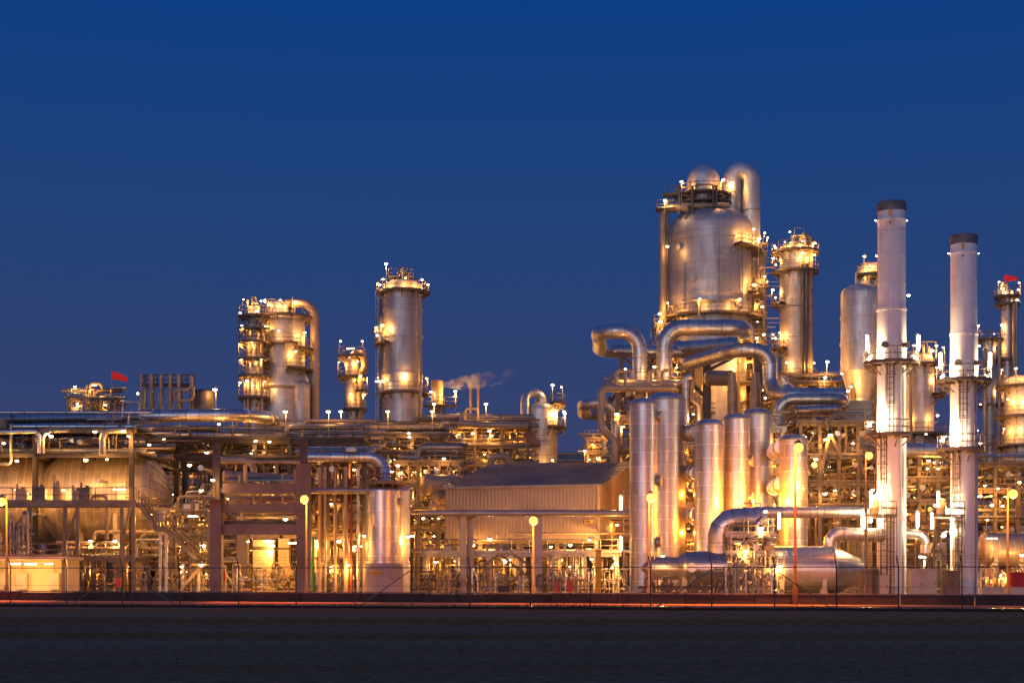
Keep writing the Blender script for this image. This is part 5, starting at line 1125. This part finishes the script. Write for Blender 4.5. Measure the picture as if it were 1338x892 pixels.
# ---------------- between and beyond the stacks
t, xs, zs = frame('process_structure', 'lit structure and pipe deck between the two white stacks', 'process structure', 1176, 1250, 138, 14, [592, 625, 655, 690], 4, 2, 'steel', 161, npipe=8, drops=9, lamps=3, power=600, braces=1)
gpipe('fat horizontal duct between the two white stacks', [(1172, 588, 134), (1236, 588, 134)], 9, 'pipe_alu', None, 20)
lamprow(t, [(1212, 612, 136), (1226, 612, 136), (1210, 567, 150), (1222, 660, 136), (1224, 480, 160)], 480)
lamp(t, P(1199, 679, 121), 'tube', 'bulb_warm', 160, off=(0, -.5, 0)); lamp(t, P(1127, 677, 118), 'tube', 'bulb_warm', 600, off=(0, -.5, 0))
t, c, r = column('twin_column', 'slim brown column just right of the shorter stack, lower of the pair', 'column', 1293, 210, 8, 440, 'alu_ring', (), [(444, -180, 180, dict(w=1.0, lamps=(-80, 60), power=380))] + [(y, -180, 0, dict(w=1.0, lamps=(-100,), power=200)) for y in (528, 580, 624)], n=24)
lamp(t, P(1279, 452, 209), 'bulk', 'bulb_cool', 60); lamp(t, P(1299, 436, 209), 'bulk', 'bulb_cool', 120)
for py in (528, 579, 605, 622): lamp(t, P(1281, py, 207), 'bulk', 'bulb_cool', 60)
MB().pipe([P(1287, 455, 208.5), P(1287, 680, 208.5)], .3, None, 8).build('riser', 'pipe_tan', t)
t, c, r = column('slim_tower', 'tall slim tower at the right edge under the second windsock', 'column', 1316, 210, 7.5, 378, 'alu_ring', (), [(388, -180, 180, dict(w=1.0, lamps=(-60, 80), power=380)), (398, -180, 90, dict(w=.9, lamps=(60,), power=300)), (470, -150, 0, dict(w=1.0, lamps=(-60,), power=340)), (528, -150, 0, dict(w=1.0, lamps=(-60,), power=340))], n=24)
topgear(t, c, 1.0, Z(382, 210), 75, 5, 1.6); lamp(t, P(1310, 377, 209), 'bulk', 'bulb_cool', 140); lamp(t, P(1329, 392, 209), 'bulk', 'bulb_cool', 120)
for px in (1325, 1328, 1306): MB().pipe([P(px, 395 if px > 1310 else 440, 208.6), P(px, 640, 208.6)], .24, None, 8).build('riser', 'pipe_tan', t)
windsock(1314, 363.5, 207, 'red windsock above the slim tower at the right edge', 1.4, 380, 0.03)
t, c, r = column('dome_vessel', 'squat domed vessel at the right edge beside the slim tower', 'vessel', 1334, 178, 21, 490, 'alu_ring', (), [(506, -180, 180, dict(w=1.0, lamps=(-70, -30, 0), power=420)), (545, -120, 60, dict(w=1.1, lamps=(-50, -10), power=480)), (583, -180, 180, dict(w=1.2, lamps=(-60, -20), power=480))], n=40)
t, xs, zs = frame('process_structure', 'golden structure at the far right behind the shorter white stack', 'process structure', 1270, 1420, 150, 14, [606, 640, 676], 6, 2, 'steel', 171, npipe=8, drops=10, lamps=4, power=620, braces=2)
lamprow(t, [(1287, 634, 148), (1332, 630, 148), (1304, 638, 148), (1296, 660, 148), (1310, 661, 148), (1290, 679, 146), (1281, 648, 149)], 480)
# ---------------- near drums and exchangers on the right
D = 117; za = Z(742, D)
t = thing('heat_exchanger', 'two-stage horizontal exchanger with cone nose and stencilled marking', 'heat exchanger', (X(900, D), D, 0))
r1_, r2_ = S(15, D), S(22.5, D); q = lambda px: X(px, D) - X(905, D)
mt = Matrix.Translation((X(905, D), D, za)) @ Matrix.Rotation(R(-7), 4, 'Z') @ Matrix.Rotation(R(90), 4, 'Y')
MB().lathe([(0, q(838)), (.12, q(838)), (r1_, q(852)), (r1_+.05, q(852.5)), (r1_+.05, q(855)), (r1_, q(855.5)), (r1_, q(886)), (r1_+.08, q(887)), (r2_-.1, q(894)), (r2_, q(897)), (r2_, q(951)), (r2_+.1, q(951.5)), (r2_+.1, q(954)), (r2_*.7, q(957)), (0, q(959))], n=56, mat=mt).build('shell', 'alu_dark', t)
for px in (893, 940): MB().box((X(px, D), D-.2, .75), (.36, 1.5, 1.5)).build('saddle', 'concrete', t)
b = MB(); p = mt @ Vector((0, 0, 0)); b.tube(P(904, 741, D-1.25), P(904, 741, D-1.55), .3, 18); b.tube(P(904, 741, D-1.45), P(904, 741, D-1.57), .36, 18); b.build('nozzle', 'alu', t)
cu = bpy.data.curves.new('stencil', 'FONT'); cu.body = '1-5VGT?'.replace('?', ''); cu.size = .34; cu.align_x = 'CENTER'
tx = bpy.data.objects.new('stencil_marking', cu); COL.objects.link(tx); tx.parent = t; tx.location = Vector((X(878, D), D-r1_-.12, za+.1)) - LOC[t.name]; tx.rotation_euler = (R(90), 0, R(-7)); cu.materials.append(M['black'])
bpy.context.view_layer.update(); me_ = bpy.data.meshes.new_from_object(tx.evaluated_get(bpy.context.evaluated_depsgraph_get())); to = bpy.data.objects.new('stencil_marking', me_); COL.objects.link(to); to.parent = t; to.location = tx.location; to.rotation_euler = tx.rotation_euler; bpy.data.objects.remove(tx); bpy.data.curves.remove(cu); to.name = 'stencil_marking'
lamp(t, P(866, 726, D-2.6), 'bulk', 'bulb_warm', 520)
loop_ = MB().sweep(fillet([P(941, 728, D), P(941, 680, D), P(1000, 679, D)], S(20, D), 3), S(16.5, D), 24)
for a_, e_ in (((941, 714.5), (941, 712.5)), ((984, 679.4), (987, 679.3)), ((972, 679.5), (974, 679.5))): loop_.tube(P(*a_, D), P(*e_, D), S(17.4, D), 24)
tag(loop_.build('mitred_pipe', 'pipe_alu', root=P(941, 722, D)), 'fat mitred elbow pipe rising from the exchanger and turning right', 'pipe')
gpipe('small silver pipe with tight elbow under the fat mitred pipe', [(955, 708, 115.5), (989, 708, 115.5), (990, 685, 115.5), (998, 676, 115.5)], 5, 'pipe_alu', .6, 16)
t = drum('horizontal_tank', 'big horizontal tank with tapered right end and dished left end', 'tank', P(1046, 745, 117), S(32, 117), S(86, 117), 'alu_dark', R(-4), None, True, 64, (.28, .4), (S(13, 117), S(40, 117)))
b = MB(); b.ladder((X(1020, 114.6), 114.6, 0), Z(722, 114.6), (0, -1, 0), False); b.build('ladder', 'galv', t)
lamp(t, P(1018, 739, 114.2), 'strip', 'bulb_warm', 800); lamp(t, P(1018, 680, 115.5), 'tube', 'bulb_cool', 420, off=(0, -.5, 0))
b = MB(); b.lathe([(0, 0), (.55, 0), (.55, 1.9), (.35, 2.1), (0, 2.15)], P(1140, 777, 118), 20); tag(b.build('small_pot', 'pipe_dark', root=P(1140, 777, 118)), 'dark stubby pot at the tapered end of the horizontal tank', 'pot')
gpipe('long lit header behind the horizontal tank, passing the tall street lamp', [(985, 669, 121), (1150, 669, 121)], 7.5, 'pipe_alu', None, 18)
gpipe('pipe elbow rising from the horizontal tank and turning right', [(1085, 722, 117.5), (1085, 697, 117.5), (1155, 699, 117.5)], 9, 'pipe_alu', 1.1, 20)
gpipe('pipe elbow turning down between the two white stacks', [(1180, 697, 120), (1209, 699, 120), (1209, 722, 120)], 6.5, 'pipe_alu', .9, 18)
t, xs, zs = frame('valve_skid', 'crowded valve skid between the exchanger and the horizontal tank', 'valve skid', 955, 1006, 115.2, 3, [697, 722, 745], 4, 2, 'galv', 181, npipe=8, drops=12, lamps=1, power=420, braces=1, rr=(.05, .14), col_w=.16, overhang=.3)
lamprow(t, [(975, 719, 114.4), (1000, 668, 116.3), (995, 690, 115)], 420)
manifold(968, 114.2, 'dense bank of valves at the foot of the valve skid', 8, 2.6, 2.6, 401, 'valve banks at the skid'); manifold(990, 113.8, 'dense bank of valves at the foot of the valve skid', 7, 2.2, 2.4, 402, 'valve banks at the skid')
for k, px in enumerate((862, 920)):
    manifold(px, 113.4, 'low row of small pipe stubs in front of the exchanger', 8, 2.6, 1.4, 410+k, 'pipe stubs before the exchanger', mat='steel')
for k, px in enumerate((1110, 1185, 1225, 1290, 1325)): manifold(px, 124 + 2*(k % 2), 'low cluster of lit pipes at the right end of the yard', 6, 3, 2.6, 420+k, 'valve clusters in the right yard')
# cabinets
for px, pw, py, mat, lab in ((1205, 34, 744, 'cabinet', 'large grey double-door cabinet between the two white stacks'), (1243, 18, 746, 'steel', 'brown cabinet right of the large grey double-door cabinet'), (1153, 12, 752, 'cabinet', 'slim grey cabinet at the foot of the taller stack'), (1131, 12, 746, 'steel', 'slim brown cabinet left of the taller stack foot')):
    Dk = 113.5; x, h, wd = X(px, Dk), Z(py, Dk), S(pw, Dk); t = thing('control_cabinet', lab, 'cabinet', (x, Dk, 0), 'cabinets at the stack feet')
    b = MB(); b.box((x, Dk, h/2), (wd, 1.0, h)); b.box((x, Dk, h+.03), (wd+.12, 1.12, .07)); b.build('body', mat, t)
    n = 2 if pw > 15 else 1
    for k in range(n):
        b = MB(); xx = x - wd/2 + wd*(k+.5)/n; b.box((xx, Dk-.51, h*.52), (wd/n-.1, .03, h*.85)); d_ = b.build('door', mat, t); b = MB(); b.box((xx+wd/n*.3, Dk-.54, h*.5), (.05, .04, .22)); b.build('handle', 'black', d_)
lampt = thing('flood_lamp', 'glaring white lamp above the grey double-door cabinet', 'flood lamp', (X(1208, 120), 120, 0)); MB().tube((X(1208, 120), 120.1, 0), P(1208, 731, 120.1), .06).build('post', 'galv', lampt); lamp(lampt, P(1208, 728, 120), 'bulk', 'bulb_cool', 300); lamp(lampt, P(1203, 727, 120), 'bulk', 'bulb_cool', 200)
t = drum('horizontal_tank', 'golden horizontal tank with blue-lit end at the far right', 'tank', P(1312, 718, 128), S(22, 128), S(52, 128), 'alu_drum', 0, None, True, 40, (.3, .6))
lamp(t, P(1296, 703, 125.5), 'strip', 'bulb_warm', 520); lamp(t, P(1306, 751, 124), 'bulk', 'bulb_warm', 800); lamp(t, P(1324, 750, 124), 'bulk', 'bulb_warm', 600); lamp(t, P(1335, 725, 125), 'bulk', 'bulb_warm', 400)
b = MB(); x = X(1329, 121); b.box((x, 121, .9), (1.2, .9, 1.8)); b.box((x, 121, 1.84), (1.3, 1.0, .08)); b.box((x-.2, 120.53, .95), (.5, .04, 1.4)); tag(b.build('equipment_locker', 'red', root=(x, 121, 0)), 'red equipment locker under the golden tank at the far right', 'locker')
b = MB(); b.box((X(1310, 114), 114, .35), (S(60, 114), 1.0, .7)); b.box((X(1310, 114), 114, .73), (S(60, 114)+.1, 1.1, .06)); tag(b.build('plinth', 'concrete', root=(X(1310, 114), 114, 0)), 'low concrete plinth at the far right end of the yard', 'plinth')

# ================================================================== FAR BACKGROUND
bgs = [(-120, 60, 205, [600, 640, 690], 'distant lit process unit behind the left drum'), (60, 200, 215, [590, 640, 690], 'distant lit process unit behind the ribbed drum end'), (560, 700, 215, [590, 630, 680], 'distant lit process unit behind the stepped rack'),
       (200, 380, 212, [596, 640, 690], 'distant lit process unit behind the stair tower and portal'), (380, 560, 218, [592, 640, 690], 'distant lit process unit behind the riser structure'),
       (700, 830, 235, [604, 640, 690], 'distant low lit process unit beyond the shed'), (830, 1010, 225, [560, 610, 660, 710], 'distant lit process unit behind the silver cylinders'), (1000, 1190, 222, [570, 620, 670, 715], 'distant lit process unit behind the golden structure'), (1180, 1420, 225, [592, 640, 690], 'distant lit process unit behind the white stacks')]
for i, (a, b_, D, ys, lab) in enumerate(bgs):
    t, xs, zs = frame('process_unit', lab, 'process unit', a, b_, D, 12, ys, 5, 2, 'steel', 500+i, fine=.6, npipe=10, drops=8, lamps=4, power=900, grate=True, braces=2, rr=(.15, .6), toplamps=1 if D < 222 else 0, pmats=['pipe_tan', 'pipe_tan', 'pipe_grey', 'galv'])
    # lit cladding wall of the unit's lower storey
    b = MB(); xa, xb = X(a, D), X(b_, D); n = 9; g = random.Random(900+i)
    for k in range(n):
        h = g.uniform(.5, 1.0)*Z(ys[-1], D); b.box((xa + (xb-xa)*(k+.5)/n, D+9+g.uniform(-1, 1), h/2), ((xb-xa)/n*g.uniform(.5, .98), 2, h))
    b.build('wall', 'cream', t)
t, xs, zs = frame('platform_tower', 'small tan boxy tower beyond the shed roof at the right', 'platform tower', 768, 790, 215, 5, [573, 590], 2, 2, 'pipe_tan', 601, npipe=3, drops=3, lamps=1, power=300, braces=1)
MB().box((X(779, 216), 218, Z(580, 215)/2), (2.3, 2.3, Z(578, 215))).build('bin', 'pipe_tan', t)
for px, py, k in ((788, 563, 'pole'), (764, 589, 'pole'), (782, 599, 'bulk'), (770, 600, 'bulk'), (806, 561, 'bulk')): lamp(t, P(px, py, 213), k, 'bulb_warm', 420)
MB().bar(P(786, 601, 212), P(812, 572, 212), .3).build('conveyor', 'pipe_tan', t); MB().bar(P(792, 603, 212), P(816, 577, 212), .3).build('conveyor', 'pipe_tan', t)
print('LIGHTS', NL[0], 'OBJECTS', len(bpy.data.objects))
